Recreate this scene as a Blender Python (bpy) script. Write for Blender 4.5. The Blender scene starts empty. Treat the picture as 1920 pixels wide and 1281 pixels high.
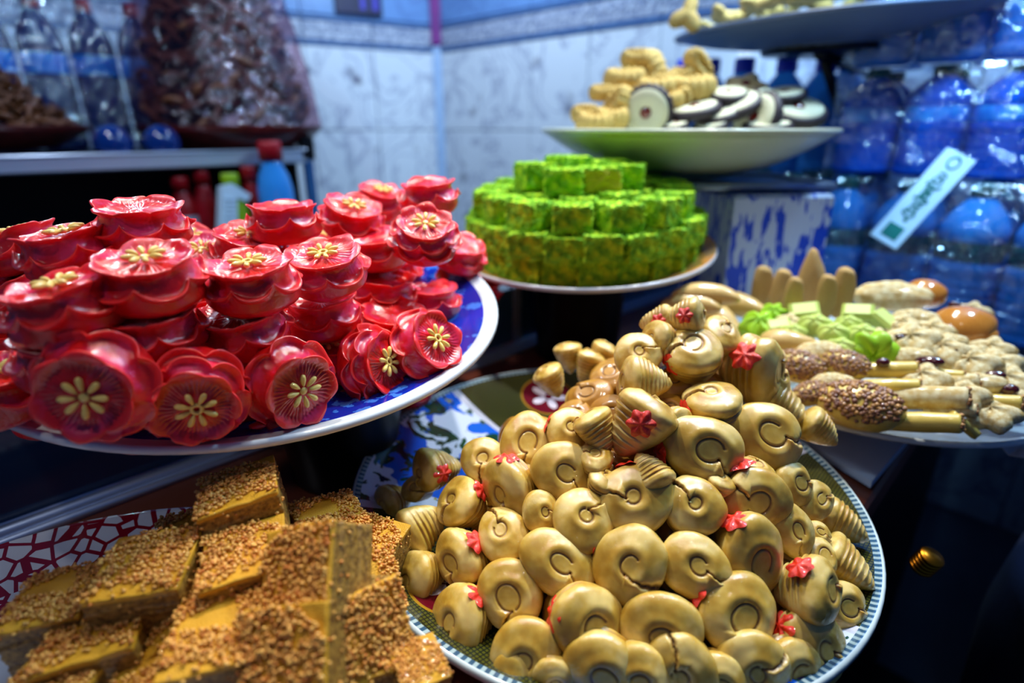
import bpy, math, random
import numpy as np
from mathutils import Vector, Matrix, noise

# ------------------------------------------------------------------ camera, light, exposure
C = bpy.context.scene.collection
sc = bpy.context.scene
EYE = Vector((0, 0, 1.25))
FPX = 1067.0
PITCH = math.atan(405 / FPX)
FW = Vector((0, math.cos(PITCH), -math.sin(PITCH)))
UP = Vector((0, math.sin(PITCH), math.cos(PITCH)))
RT = Vector((1, 0, 0))
cam_d = bpy.data.cameras.new('camera')
cam = bpy.data.objects.new('camera', cam_d)
C.objects.link(cam)
cam.location = EYE
cam.rotation_euler = (math.pi / 2 - PITCH, 0, 0)
cam_d.sensor_width = 36
cam_d.lens = 36 * FPX / 1920
cam_d.clip_start = 0.01
cam_d.dof.use_dof = True
cam_d.dof.focus_distance = 0.35
cam_d.dof.aperture_fstop = 3.0
sc.camera = cam
vs = sc.view_settings
vs.view_transform = 'Standard'
vs.look = 'None'
vs.gamma = 1
vs.use_curve_mapping = False
vs.exposure = 0.0

w = bpy.data.worlds.new('world')
sc.world = w
w.use_nodes = True
w.node_tree.nodes['Background'].inputs[0].default_value = (0.07, 0.19, 0.55, 1)
w.node_tree.nodes['Background'].inputs[1].default_value = 0.22


def lamp(name, kind, loc, target, energy, color, size=0.1, spot=None, blend=0.6):
    d = bpy.data.lights.new(name, kind)
    d.energy = energy
    d.color = color
    if kind == 'AREA':
        d.shape = 'DISK'
        d.size = size
    else:
        d.shadow_soft_size = size
    if kind == 'SPOT':
        d.spot_size = math.radians(spot)
        d.spot_blend = blend
    o = bpy.data.objects.new(name, d)
    C.objects.link(o)
    o.location = Vector(loc) + Vector((0, 0, EYE.z))
    dr = Vector(target) - Vector(loc)
    o.rotation_euler = dr.to_track_quat('-Z', 'Y').to_euler()
    return o


# ceiling spots over the counter (warm white) and added cool fills for walls, bottles and shelf
lamp('ceiling_or_fill_spot', 'SPOT', (0.22, 0.85, 0.85), (0.15, 0.52, -0.2), 48, (1, 0.97, 0.88), 0.025, 46, 0.9)
lamp('ceiling_or_fill_spot', 'SPOT', (-0.25, 0.75, 0.85), (-0.16, 0.46, -0.1), 32, (1, 0.94, 0.9), 0.03, 50, 0.9)
lamp('ceiling_or_fill_spot', 'SPOT', (0.05, 0.25, 0.85), (0.02, 0.40, -0.2), 2.5, (1, 0.97, 0.9), 0.022, 62, 0.9)  # weak front fill, added over the tan heap
lamp('ceiling_or_fill_spot', 'SPOT', (0.45, 1.0, 0.8), (0.22, 0.70, -0.1), 27, (1, 0.98, 0.9), 0.03, 70, 0.9)
lamp('ceiling_or_fill_spot', 'SPOT', (-0.1, 0.5, 0.8), (-0.08, 0.26, -0.25), 12, (1, 0.90, 0.72), 0.03, 26, 0.9)
lamp('cool_fill', 'AREA', (-0.15, 1.45, 0.75), (-0.25, 2.1, 0.0), 7, (0.62, 0.80, 1.0), 0.35)  # added fill that brightens the tiled corner, no real tube
lamp('cool_fill', 'AREA', (0.65, 0.75, 0.85), (0.65, 1.1, 0.0), 16, (0.45, 0.72, 1.0), 0.12)  # added blue fill to lift the bottle packs
lamp('cool_fill', 'AREA', (-0.45, 0.55, 0.55), (-0.55, 1.25, -0.05), 4, (0.6, 0.78, 1.0), 0.06)  # added fill for the trays and shelf on the left
lamp('ceiling_or_fill_spot', 'SPOT', (-0.26, 0.02, 0.60), (-0.16, 0.31, -0.12), 3.2, (1, 0.93, 0.88), 0.02, 34, 0.9)  # added front fill for the red pastries, not a ceiling fitting
lamp('side_fill', 'SPOT', (-0.75, 0.02, 0.16), (-0.24, 0.42, -0.28), 2.6, (0.9, 0.93, 1.0), 0.03, 24, 0.7)  # added low fill for the counter beneath the red plate
lamp('rail_fill', 'AREA', (-0.75, 0.95, 0.30), (-0.40, 0.62, -0.05), 1.5, (0.75, 0.87, 1.0), 0.08)  # added to put a highlight on the rail, no lamp hangs here
lamp('bottle_fill', 'SPOT', (0.50, 0.62, 0.34), (0.66, 0.98, -0.12), 12, (0.35, 0.68, 1.0), 0.03, 62, 0.8)  # added blue fill on the lower bottles
lamp('bottle_fill', 'SPOT', (0.30, 0.95, 0.45), (0.52, 1.18, 0.0), 8, (0.35, 0.65, 1.0), 0.03, 70, 0.8)  # second added fill, for the bottles behind the cookie plate


# ------------------------------------------------------------------ helpers
def ray(u, v):
    return FW + RT * ((u - 960) / FPX) + UP * ((640.5 - v) / FPX)


def P(u, v, t):
    return EYE + ray(u, v) * t


def L(x, y, z):
    return Vector((x, y, z + EYE.z))


def lin(c):
    return tuple(((x / 255) / 12.92 if x / 255 <= 0.04045 else ((x / 255 + 0.055) / 1.055) ** 2.4) for x in c) + (1,)


def mat(name, c1, c2=None, scale=20, rough=0.5, coat=0, metal=0, trans=0, sss=0, bump=0, bscale=60,
        attr=None, attr_col=None, emit=None, alpha=None, coord='Object', spec=0.5, c3=None, detail=3, ior=1.45,
        lo=0.35, hi=0.65, cb=0, cs=12, cd=0.0004):
    m = bpy.data.materials.new(name)
    m.use_nodes = True
    nt = m.node_tree
    N = nt.nodes
    b = N['Principled BSDF']
    b.inputs['Roughness'].default_value = rough
    b.inputs['Metallic'].default_value = metal
    b.inputs['Coat Weight'].default_value = coat
    b.inputs['Coat Roughness'].default_value = 0.06
    b.inputs['Transmission Weight'].default_value = trans
    b.inputs['Specular IOR Level'].default_value = spec
    b.inputs['IOR'].default_value = ior
    if sss:
        b.inputs['Subsurface Weight'].default_value = sss
        b.inputs['Subsurface Radius'].default_value = (1, 0.5, 0.2)
        b.inputs['Subsurface Scale'].default_value = 0.004
    col = None
    tc = N.new('ShaderNodeTexCoord')
    if c2 is not None:
        nz = N.new('ShaderNodeTexNoise')
        nz.inputs['Scale'].default_value = scale
        nz.inputs['Detail'].default_value = detail
        nt.links.new(tc.outputs[coord], nz.inputs['Vector'])
        r = N.new('ShaderNodeValToRGB')
        r.color_ramp.elements[0].position = lo
        r.color_ramp.elements[0].color = lin(c1)
        r.color_ramp.elements[1].position = hi
        r.color_ramp.elements[1].color = lin(c2)
        if c3:
            e = r.color_ramp.elements.new((lo + hi) / 2)
            e.color = lin(c3)
        nt.links.new(nz.outputs['Fac'], r.inputs['Fac'])
        col = r.outputs['Color']
    else:
        b.inputs['Base Color'].default_value = lin(c1)
    if attr:
        a = N.new('ShaderNodeAttribute')
        a.attribute_name = attr
        mx = N.new('ShaderNodeMix')
        mx.data_type = 'RGBA'
        nt.links.new(a.outputs['Fac'], mx.inputs['Factor'])
        if col:
            nt.links.new(col, mx.inputs['A'])
        else:
            mx.inputs['A'].default_value = lin(c1)
        mx.inputs['B'].default_value = lin(attr_col)
        col = mx.outputs['Result']
    if col:
        nt.links.new(col, b.inputs['Base Color'])
    if bump:
        nz2 = N.new('ShaderNodeTexNoise')
        nz2.inputs['Scale'].default_value = bscale
        nz2.inputs['Detail'].default_value = 4
        nt.links.new(tc.outputs[coord], nz2.inputs['Vector'])
        bp = N.new('ShaderNodeBump')
        bp.inputs['Strength'].default_value = bump
        bp.inputs['Distance'].default_value = 0.002
        nt.links.new(nz2.outputs['Fac'], bp.inputs['Height'])
        nt.links.new(bp.outputs['Normal'], b.inputs['Normal'])
    if coat and cb:
        nz3 = N.new('ShaderNodeTexNoise')
        nz3.inputs['Scale'].default_value = cs
        nz3.inputs['Detail'].default_value = 2
        nt.links.new(tc.outputs[coord], nz3.inputs['Vector'])
        bp3 = N.new('ShaderNodeBump')
        bp3.inputs['Strength'].default_value = cb
        bp3.inputs['Distance'].default_value = cd
        nt.links.new(nz3.outputs['Fac'], bp3.inputs['Height'])
        nt.links.new(bp3.outputs['Normal'], b.inputs['Coat Normal'])
    if emit:
        b.inputs['Emission Color'].default_value = lin(emit[0])
        b.inputs['Emission Strength'].default_value = emit[1]
    if alpha is not None:
        b.inputs['Alpha'].default_value = alpha
    return m


def mesh(name, V, Fc, m, smooth=True, attrs=None, idx=None):
    me = bpy.data.meshes.new(name)
    me.from_pydata([tuple(map(float, v)) for v in V], [], [tuple(int(i) for i in f) for f in Fc])
    for mm in (m if isinstance(m, (list, tuple)) else [m]):
        me.materials.append(mm)
    if smooth:
        me.polygons.foreach_set('use_smooth', [True] * len(me.polygons))
    if idx is not None:
        me.polygons.foreach_set('material_index', idx)
    if attrs:
        for k, vals in attrs.items():
            a = me.attributes.new(k, 'FLOAT', 'POINT')
            a.data.foreach_set('value', np.asarray(vals, dtype=np.float32))
    me.validate()
    me.update()
    return me


def obj(name, me, parent=None, M=None, label=None, cat=None, group=None, kind=None):
    o = bpy.data.objects.new(name, me)
    C.objects.link(o)
    if parent:
        o.parent = parent
    if M is not None:
        o.matrix_local = M
    if label:
        o['label'] = label
    if cat:
        o['category'] = cat
    if group:
        o['group'] = group
    if kind:
        o['kind'] = kind
    return o


def T(loc, rot=None, s=1.0):
    M = Matrix.Translation(Vector(loc))
    if rot is not None:
        M = M @ (rot.to_4x4() if hasattr(rot, 'to_4x4') else rot)
    if isinstance(s, (int, float)):
        s = (s, s, s)
    return M @ Matrix.Diagonal((s[0], s[1], s[2], 1))


def rz(a):
    return Matrix.Rotation(math.radians(a), 3, 'Z')


def rx(a):
    return Matrix.Rotation(math.radians(a), 3, 'X')


def ry(a):
    return Matrix.Rotation(math.radians(a), 3, 'Y')


def grid(nr, nt, closed=True, cap0=False, cap1=False):
    Fc = []
    for i in range(nr - 1):
        for j in range(nt if closed else nt - 1):
            k = (j + 1) % nt
            Fc.append((i * nt + j, i * nt + k, (i + 1) * nt + k, (i + 1) * nt + j))
    if cap0:
        Fc.append(tuple(range(nt))[::-1])
    if cap1:
        Fc.append(tuple((nr - 1) * nt + j for j in range(nt)))
    return Fc


def lathe_v(prof, n=48):
    V = []
    for r, z in prof:
        for j in range(n):
            a = 2 * math.pi * j / n
            V.append((r * math.cos(a), r * math.sin(a), z))
    return V


def lathe(name, prof, m, n=48, smooth=True, closed=True):
    V = lathe_v(prof, n)
    return mesh(name, V, grid(len(prof), n, True), m, smooth)


class MB:
    def __init__(s):
        s.V = []
        s.F = []

    def add(s, V, Fc, M=None):
        k = len(s.V)
        s.V += [tuple(M @ Vector(v)) if M is not None else tuple(v) for v in V]
        s.F += [tuple(i + k for i in f) for f in Fc]
        return s

    def box(s, c, d, M=None, b=0.0):
        x, y, z = d[0] / 2, d[1] / 2, d[2] / 2
        if b <= 0:
            V = [(sx * x + c[0], sy * y + c[1], sz * z + c[2]) for sz in (-1, 1) for sx, sy in ((-1, -1), (1, -1), (1, 1), (-1, 1))]
            Fc = [(3, 2, 1, 0), (4, 5, 6, 7), (0, 1, 5, 4), (1, 2, 6, 5), (2, 3, 7, 6), (3, 0, 4, 7)]
        else:
            V = []
            for zz, i in ((-z, b), (-z + b, 0), (z - b, 0), (z, b)):
                for sx, sy in ((-1, -1), (1, -1), (1, 1), (-1, 1)):
                    V.append((sx * (x - i) + c[0], sy * (y - i) + c[1], zz + c[2]))
            Fc = grid(4, 4, True, True, True)
        return s.add(V, Fc, M)

    def tube(s, pts, r, n=8, cap=True):
        pts = [Vector(p) for p in pts]
        V = []
        up = Vector((0, 0, 1))
        for i, p in enumerate(pts):
            d = (pts[min(i + 1, len(pts) - 1)] - pts[max(i - 1, 0)]).normalized()
            a = d.cross(up)
            if a.length < 1e-3:
                a = d.cross(Vector((1, 0, 0)))
            a.normalize()
            b2 = a.cross(d)
            rr = r[i] if isinstance(r, (list, tuple)) else r
            for j in range(n):
                t = 2 * math.pi * j / n
                V.append(p + a * (rr * math.cos(t)) + b2 * (rr * math.sin(t)))
        return s.add(V, grid(len(pts), n, True, cap, cap))

    def mesh(s, name, m, smooth=False):
        return mesh(name, s.V, s.F, m, smooth)


ICO_V = None


def ico():
    global ICO_V
    if ICO_V is None:
        t = (1 + 5 ** .5) / 2
        V = [(-1, t, 0), (1, t, 0), (-1, -t, 0), (1, -t, 0), (0, -1, t), (0, 1, t), (0, -1, -t), (0, 1, -t), (t, 0, -1), (t, 0, 1), (-t, 0, -1), (-t, 0, 1)]
        V = [tuple(np.array(v) / math.hypot(1, t)) for v in V]
        Fc = [(0, 11, 5), (0, 5, 1), (0, 1, 7), (0, 7, 10), (0, 10, 11), (1, 5, 9), (5, 11, 4), (11, 10, 2), (10, 7, 6), (7, 1, 8), (3, 9, 4), (3, 4, 2), (3, 2, 6), (3, 6, 8), (3, 8, 9), (4, 9, 5), (2, 4, 11), (6, 2, 10), (8, 6, 7), (9, 8, 1)]
        ICO_V = (V, Fc)
    return ICO_V


def uv_ball(nr=10, nt=16):
    V = []
    for i in range(nr):
        a = math.pi * (i + 0.001) / (nr - 1 + 0.002)
        for j in range(nt):
            b = 2 * math.pi * j / nt
            V.append((math.sin(a) * math.cos(b), math.sin(a) * math.sin(b), math.cos(a)))
    return np.array(V), grid(nr, nt)


def orient(pos, phi, a, roll):
    """rotation whose Z leans a deg from the view line towards image angle phi, X towards image angle roll"""
    tc = (EYE - pos).normalized()
    R = (RT - tc * RT.dot(tc)).normalized()
    U = tc.cross(R)
    phi, a, roll = map(math.radians, (phi, a, roll))
    N = tc * math.cos(a) + (R * math.cos(phi) + U * math.sin(phi)) * math.sin(a)
    return basis(N, R * math.cos(roll) + U * math.sin(roll))


def basis(N, X):
    N = N.normalized()
    X = X - N * X.dot(N)
    if X.length < 1e-3:
        X = N.orthogonal()
    X.normalize()
    Y = N.cross(X)
    return Matrix((X, Y, N)).transposed()


ORD = ['', 'first', 'second', 'third', 'fourth', 'fifth', 'sixth', 'seventh', 'eighth', 'ninth', 'tenth', 'eleventh', 'twelfth',
       'thirteenth', 'fourteenth', 'fifteenth', 'sixteenth', 'seventeenth', 'eighteenth', 'nineteenth', 'twentieth']


def rank(items, rowh):
    """items: [(u, v)] -> [(row, place from left)] by rows of height rowh from the top"""
    order = sorted(range(len(items)), key=lambda i: items[i][1])
    rows = []
    for i in order:
        if rows and items[i][1] - items[rows[-1][0]][1] < rowh:
            rows[-1].append(i)
        else:
            rows.append([i])
    out = [None] * len(items)
    for r, row in enumerate(rows):
        for k, i in enumerate(sorted(row, key=lambda i: items[i][0])):
            out[i] = (r + 1, k + 1)
    return out


def frac(x):
    return x - math.floor(x)


def nz(v, s=1.0, o=0.0):
    return noise.noise(Vector(v) * s + Vector((o, o * 1.3, o * 0.7)))


# ------------------------------------------------------------------ materials
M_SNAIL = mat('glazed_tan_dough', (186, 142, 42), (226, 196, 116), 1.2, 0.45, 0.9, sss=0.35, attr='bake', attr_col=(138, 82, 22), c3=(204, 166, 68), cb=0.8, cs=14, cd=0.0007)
M_SNAIL_SHADE = mat('shaded_glazed_dough', (160, 108, 26), (180, 130, 42), 1.5, 0.42, 0.6, attr='bake', attr_col=(90, 50, 10))  # darker copy of the tan dough, gap shade put into its colour
M_SUGAR = mat('red_sugar', (228, 30, 14), (245, 62, 34), 8, 0.35, 0.6, bump=0.4, bscale=20)
M_RED = mat('red_syrup_dough', (214, 22, 14), (222, 48, 92), 1.8, 0.3, 0.9, sss=0.25, c3=(212, 14, 26), attr='edge', attr_col=(238, 50, 46), spec=0.3, lo=0.38, hi=0.62, cb=0.9, cs=16, cd=0.0008)
M_PETAL = mat('pale_yellow_dough', (238, 204, 96), (246, 220, 130), 30, 0.4, 0.5)
M_GREEN = mat('pistachio_coconut', (78, 146, 4), (198, 222, 12), 5, 0.75, 0, bump=0.3, bscale=60, c3=(132, 190, 6), attr='core', attr_col=(190, 172, 30), lo=0.3, hi=0.68)
M_CAKE = mat('layered_yellow_cake', (112, 74, 18), (186, 140, 54), 14, 0.55, 0.3, bump=0.5, bscale=50, attr='syrup', attr_col=(224, 164, 30))
M_CRUMB = mat('toasted_nut_crumb', (242, 184, 88), None, rough=0.4, coat=0.4, attr='tone', attr_col=(194, 104, 22))
M_PORC = mat('white_porcelain', (216, 224, 230), (204, 212, 218), 10, 0.18, 0.5)
M_BLACK = mat('black_plastic', (8, 9, 14), (12, 12, 18), 10, 0.3, 0.0, spec=0.3)
M_STEEL = mat('aluminium', (205, 218, 240), (190, 204, 230), 6, 0.36, 0, 0.75)
M_WOOD = mat('brown_counter_top', (128, 66, 44), (112, 54, 36), 5, 0.38, 0.1, bump=0.1)
M_DARK = mat('dark_cabinet', (10, 12, 20), (16, 18, 28), 5, 0.5)
M_GLASS = mat('clear_glass', (190, 215, 240), None, rough=0.03, trans=1.0, ior=1.45)
M_NAVY = mat('navy_fabric', (8, 18, 48), (14, 30, 72), 8, 0.85, bump=0.3, bscale=300)
M_WHITEBOARD = mat('white_board', (205, 218, 235), (190, 204, 225), 8, 0.4)


def tree(m):
    return m.node_tree, m.node_tree.nodes, m.node_tree.nodes['Principled BSDF']


def mathn(nt, op, a, b=None, c=None):
    n = nt.nodes.new('ShaderNodeMath')
    n.operation = op
    for i, x in enumerate((a, b, c)):
        if x is None:
            continue
        if isinstance(x, (int, float)):
            n.inputs[i].default_value = x
        else:
            nt.links.new(x, n.inputs[i])
    return n.outputs[0]


def mixc(nt, f, a, b):
    n = nt.nodes.new('ShaderNodeMix')
    n.data_type = 'RGBA'
    if isinstance(f, (int, float)):
        n.inputs['Factor'].default_value = f
    else:
        nt.links.new(f, n.inputs['Factor'])
    for k, x in (('A', a), ('B', b)):
        if isinstance(x, tuple):
            n.inputs[k].default_value = x
        else:
            nt.links.new(x, n.inputs[k])
    return n.outputs['Result']


def polar(nt):
    tc = nt.nodes.new('ShaderNodeTexCoord')
    s = nt.nodes.new('ShaderNodeSeparateXYZ')
    nt.links.new(tc.outputs['Object'], s.inputs[0])
    x, y, z = s.outputs
    r = mathn(nt, 'SQRT', mathn(nt, 'ADD', mathn(nt, 'MULTIPLY', x, x), mathn(nt, 'MULTIPLY', y, y)))
    a = mathn(nt, 'ARCTAN2', y, x)
    return tc.outputs['Object'], x, y, z, r, a


def tex(nt, kind, vec, scale, **kw):
    n = nt.nodes.new(kind)
    n.inputs['Scale'].default_value = scale
    for k, v in kw.items():
        if k in ('feature', 'distance'):
            setattr(n, k, v)
        else:
            n.inputs[k].default_value = v
    nt.links.new(vec, n.inputs['Vector'])
    return n


def band(nt, x, lo, hi):
    return mathn(nt, 'MULTIPLY', mathn(nt, 'GREATER_THAN', x, lo), mathn(nt, 'LESS_THAN', x, hi))


def mat_red_plate():
    m = mat('blue_painted_porcelain', (210, 218, 228), rough=0.15, coat=0.5)
    nt, N, b = tree(m)
    vec, x, y, z, r, a = polar(nt)
    n1 = tex(nt, 'ShaderNodeTexNoise', vec, 55, Detail=4)
    sp = mathn(nt, 'GREATER_THAN', n1.outputs['Fac'], 0.57)
    blue = mixc(nt, sp, lin((8, 40, 160)), lin((60, 120, 215)))
    top = mathn(nt, 'GREATER_THAN', z, -0.5)
    f = band(nt, r, -1, 0.178)
    col = mixc(nt, f, lin((214, 222, 228)), blue)
    # thin smears of syrup on the rim
    n2 = tex(nt, 'ShaderNodeTexNoise', vec, 26, Detail=2)
    f2 = mathn(nt, 'MULTIPLY', mathn(nt, 'GREATER_THAN', n2.outputs['Fac'], 0.70), 0.6)
    col = mixc(nt, f2, col, lin((214, 190, 80)))
    nt.links.new(col, b.inputs['Base Color'])
    return m


def mat_cell_plate():
    m = mat('red_cell_painted_porcelain', (210, 218, 228), rough=0.12, coat=0.6)
    nt, N, b = tree(m)
    vec, x, y, z, r, a = polar(nt)
    big = tex(nt, 'ShaderNodeTexVoronoi', vec, 84, feature='DISTANCE_TO_EDGE', Randomness=0.9)
    sm = tex(nt, 'ShaderNodeTexVoronoi', vec, 130, feature='DISTANCE_TO_EDGE', Randomness=0.7)
    ring = mathn(nt, 'GREATER_THAN', r, 0.140)
    eb = mathn(nt, 'LESS_THAN', big.outputs['Distance'], 0.09)
    es = mathn(nt, 'LESS_THAN', sm.outputs['Distance'], 0.16)
    n1 = tex(nt, 'ShaderNodeTexNoise', vec, 22, Detail=3)
    patch = mathn(nt, 'GREATER_THAN', n1.outputs['Fac'], 0.56)
    es = mathn(nt, 'MAXIMUM', es, mathn(nt, 'MULTIPLY', patch, band(nt, r, 0.10, 0.135)))
    e = mathn(nt, 'ADD', mathn(nt, 'MULTIPLY', ring, eb), mathn(nt, 'MULTIPLY', mathn(nt, 'SUBTRACT', 1.0, ring), es))
    # inside: white with dotted rays
    dots = tex(nt, 'ShaderNodeTexVoronoi', vec, 120, feature='F1', Randomness=0.3)
    dd = mathn(nt, 'LESS_THAN', dots.outputs['Distance'], 0.28)
    e = mathn(nt, 'ADD', mathn(nt, 'MULTIPLY', e, mathn(nt, 'GREATER_THAN', r, 0.108)), mathn(nt, 'MULTIPLY', dd, mathn(nt, 'MULTIPLY', patch, mathn(nt, 'LESS_THAN', r, 0.108))))
    col = mixc(nt, e, lin((212, 216, 222)), lin((134, 10, 34)))
    nt.links.new(col, b.inputs['Base Color'])
    return m


def mat_panel_plate():
    """painted rim: blue and white panels with dark foliage, olive lattice panels, maroon medallions with white petals"""
    m = mat('panel_painted_porcelain', (210, 218, 228), rough=0.14, coat=0.6)
    nt, N, b = tree(m)
    vec, x, y, z, r, a = polar(nt)
    n1 = tex(nt, 'ShaderNodeTexNoise', vec, 30, Detail=2)
    n2 = tex(nt, 'ShaderNodeTexNoise', vec, 42, Detail=3, Distortion=1.2)
    n3 = tex(nt, 'ShaderNodeTexNoise', vec, 85, Detail=2)
    base = mixc(nt, mathn(nt, 'GREATER_THAN', n1.outputs['Fac'], 0.50), lin((205, 214, 232)), lin((12, 92, 206)))
    c = mixc(nt, mathn(nt, 'GREATER_THAN', n2.outputs['Fac'], 0.56), base, lin((6, 62, 44)))
    c = mixc(nt, mathn(nt, 'GREATER_THAN', n2.outputs['Fac'], 0.64), c, lin((20, 14, 56)))
    c = mixc(nt, mathn(nt, 'GREATER_THAN', n3.outputs['Fac'], 0.68), c, lin((160, 150, 20)))
    # olive lattice
    lx = mathn(nt, 'ABSOLUTE', mathn(nt, 'SINE', mathn(nt, 'MULTIPLY', mathn(nt, 'ADD', x, y), 900)))
    ly = mathn(nt, 'ABSOLUTE', mathn(nt, 'SINE', mathn(nt, 'MULTIPLY', mathn(nt, 'SUBTRACT', x, y), 900)))
    lat = mathn(nt, 'LESS_THAN', mathn(nt, 'MINIMUM', lx, ly), 0.45)
    olive = mixc(nt, lat, lin((70, 70, 20)), lin((16, 26, 22)))
    # panels by angle (three repeats)
    ph = mathn(nt, 'FRACT', mathn(nt, 'ADD', mathn(nt, 'MULTIPLY', a, 3 / (2 * math.pi)), 3 + 0.02))
    isb = band(nt, ph, 0.14, 0.62)
    edge = mathn(nt, 'MAXIMUM', band(nt, ph, 0.125, 0.145), band(nt, ph, 0.61, 0.63))
    c = mixc(nt, isb, olive, c)
    c = mixc(nt, edge, c, lin((190, 190, 205)))
    # medallions in the olive panels
    for k in range(3):
        for ang in (0.88,):
            th = 2 * math.pi * (k + ang - 0.02) / 3
            cx, cy = 0.150 * math.cos(th), 0.150 * math.sin(th)
            dx = mathn(nt, 'SUBTRACT', x, cx)
            dy = mathn(nt, 'SUBTRACT', y, cy)
            d = mathn(nt, 'SQRT', mathn(nt, 'ADD', mathn(nt, 'MULTIPLY', dx, dx), mathn(nt, 'MULTIPLY', dy, dy)))
            c = mixc(nt, mathn(nt, 'LESS_THAN', d, 0.0285), c, lin((150, 110, 24)))
            c = mixc(nt, mathn(nt, 'LESS_THAN', d, 0.0265), c, lin((92, 6, 26)))
            an = mathn(nt, 'ARCTAN2', dy, dx)
            pet = mathn(nt, 'MULTIPLY', mathn(nt, 'ABSOLUTE', mathn(nt, 'COSINE', mathn(nt, 'MULTIPLY', an, 2.5))), 0.019)
            c = mixc(nt, mathn(nt, 'MULTIPLY', mathn(nt, 'LESS_THAN', d, pet), mathn(nt, 'GREATER_THAN', d, 0.004)), c, lin((206, 196, 206)))
    # rim line with fine dark ticks
    tick = mathn(nt, 'GREATER_THAN', mathn(nt, 'SINE', mathn(nt, 'MULTIPLY', a, 240)), -0.1)
    rimc = mixc(nt, tick, lin((150, 170, 172)), lin((44, 78, 104)))
    c = mixc(nt, mathn(nt, 'GREATER_THAN', r, 0.1865), c, rimc)
    c = mixc(nt, mathn(nt, 'GREATER_THAN', r, 0.1905), c, lin((198, 212, 214)))
    nt.links.new(c, b.inputs['Base Color'])
    return m


def mat_marble(name, c_base, c_vein, c_spot):
    m = mat(name, (200, 210, 225), rough=0.25, coat=0.2)
    nt, N, b = tree(m)
    tc = N.new('ShaderNodeTexCoord')
    oi = N.new('ShaderNodeObjectInfo')
    ad = N.new('ShaderNodeVectorMath')
    ad.operation = 'ADD'
    nt.links.new(tc.outputs['Object'], ad.inputs[0])
    cb = N.new('ShaderNodeCombineXYZ')
    nt.links.new(mathn(nt, 'MULTIPLY', oi.outputs['Random'], 7.0), cb.inputs[0])
    nt.links.new(cb.outputs[0], ad.inputs[1])
    vec = ad.outputs[0]
    w1 = tex(nt, 'ShaderNodeTexNoise', vec, 7, Detail=5, Distortion=1.5)
    v = mathn(nt, 'ABSOLUTE', mathn(nt, 'SUBTRACT', w1.outputs['Fac'], 0.5))
    rr = N.new('ShaderNodeMapRange')
    nt.links.new(v, rr.inputs[0])
    rr.inputs[1].default_value = 0
    rr.inputs[2].default_value = 0.04
    rr.inputs[3].default_value = 0.6
    rr.inputs[4].default_value = 0
    c = mixc(nt, rr.outputs[0], lin(c_base), lin(c_vein))
    n2 = tex(nt, 'ShaderNodeTexNoise', vec, 10, Detail=2)
    r2 = N.new('ShaderNodeMapRange')
    nt.links.new(n2.outputs['Fac'], r2.inputs[0])
    r2.inputs[1].default_value = 0.64
    r2.inputs[2].default_value = 0.75
    r2.inputs[3].default_value = 0
    r2.inputs[4].default_value = 0.85
    c = mixc(nt, r2.outputs[0], c, lin(c_spot))
    nt.links.new(c, b.inputs['Base Color'])
    return m


M_TILE = mat_marble('marble_tile', (222, 230, 240), (132, 140, 172), (70, 62, 90))
M_TILE2 = mat_marble('blue_grey_tile', (110, 150, 205), (90, 120, 175), (80, 100, 160))
M_LIST = mat('silver_border_tile', (120, 132, 165), (196, 204, 220), 90, 0.3, 0.2, bump=0.5, bscale=120)
M_GROUT = mat('grey_grout', (150, 160, 180), (140, 150, 172), 8, 0.8)

# ------------------------------------------------------------------ the setting
CO = L(-0.26, 2.21, 0)
DR = Vector((0.705, -0.709, 0))
DL = Vector((-0.86, -0.51, 0)).normalized()
ZC = EYE.z + 0.243          # bottom of the border course


def wall(name, d, length, flip):
    rot = Matrix((d, Vector((-d.y, d.x, 0)), Vector((0, 0, 1)))).transposed()
    sgn = flip
    M = T((CO.x, CO.y, 0), rot)
    b = MB().box((length / 2, sgn * 0.03, 1.25), (length, 0.05, 2.5))
    o = obj(name, b.mesh(name, M_GROUT), None, M, kind='structure')
    tm = MB().box((0, 0, 0), (0.217, 0.01, 0.247), b=0.002).mesh('tile', M_TILE)
    tm2 = MB().box((0, 0, 0), (0.217, 0.01, 0.247), b=0.002).mesh('tile_blue', M_TILE2)
    lb = MB().box((0, 0, 0), (0.217, 0.012, 0.052), b=0.002)
    for k in range(7):
        pts = [((-0.093 + k * 0.031) + 0.012 * math.cos(q) * (1 - q / 9), -sgn * 0.007, 0.015 * math.sin(q) * (1 - q / 9)) for q in np.linspace(0, 6.5, 14)]
        lb.tube(pts, 0.0022, 5)
    lm = lb.mesh('border_tile', M_LIST)
    bar = MB().box((0, 0, 0), (0.217, 0.014, 0.013), b=0.003).mesh('border_bar', mat('blue_grey_bar', (92, 128, 176), (80, 112, 164), 30, 0.3))
    nn = int(length / 0.22)
    for i in range(nn):
        x = 0.012 + 0.11 + i * 0.22
        for k in range(4):
            obj('tile', tm, o, T((x, -sgn * 0.0, ZC - 0.008 - 0.125 - 0.25 * k)))
        obj('border_bar', bar, o, T((x, -sgn * 0.002, ZC)))
        obj('border_tile', lm, o, T((x, 0, ZC + 0.035)))
        obj('border_bar', bar, o, T((x, -sgn * 0.002, ZC + 0.07)))
        for k in range(3):
            obj('tile', tm2, o, T((x, 0, ZC + 0.203 + 0.25 * k)))
    return o


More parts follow.
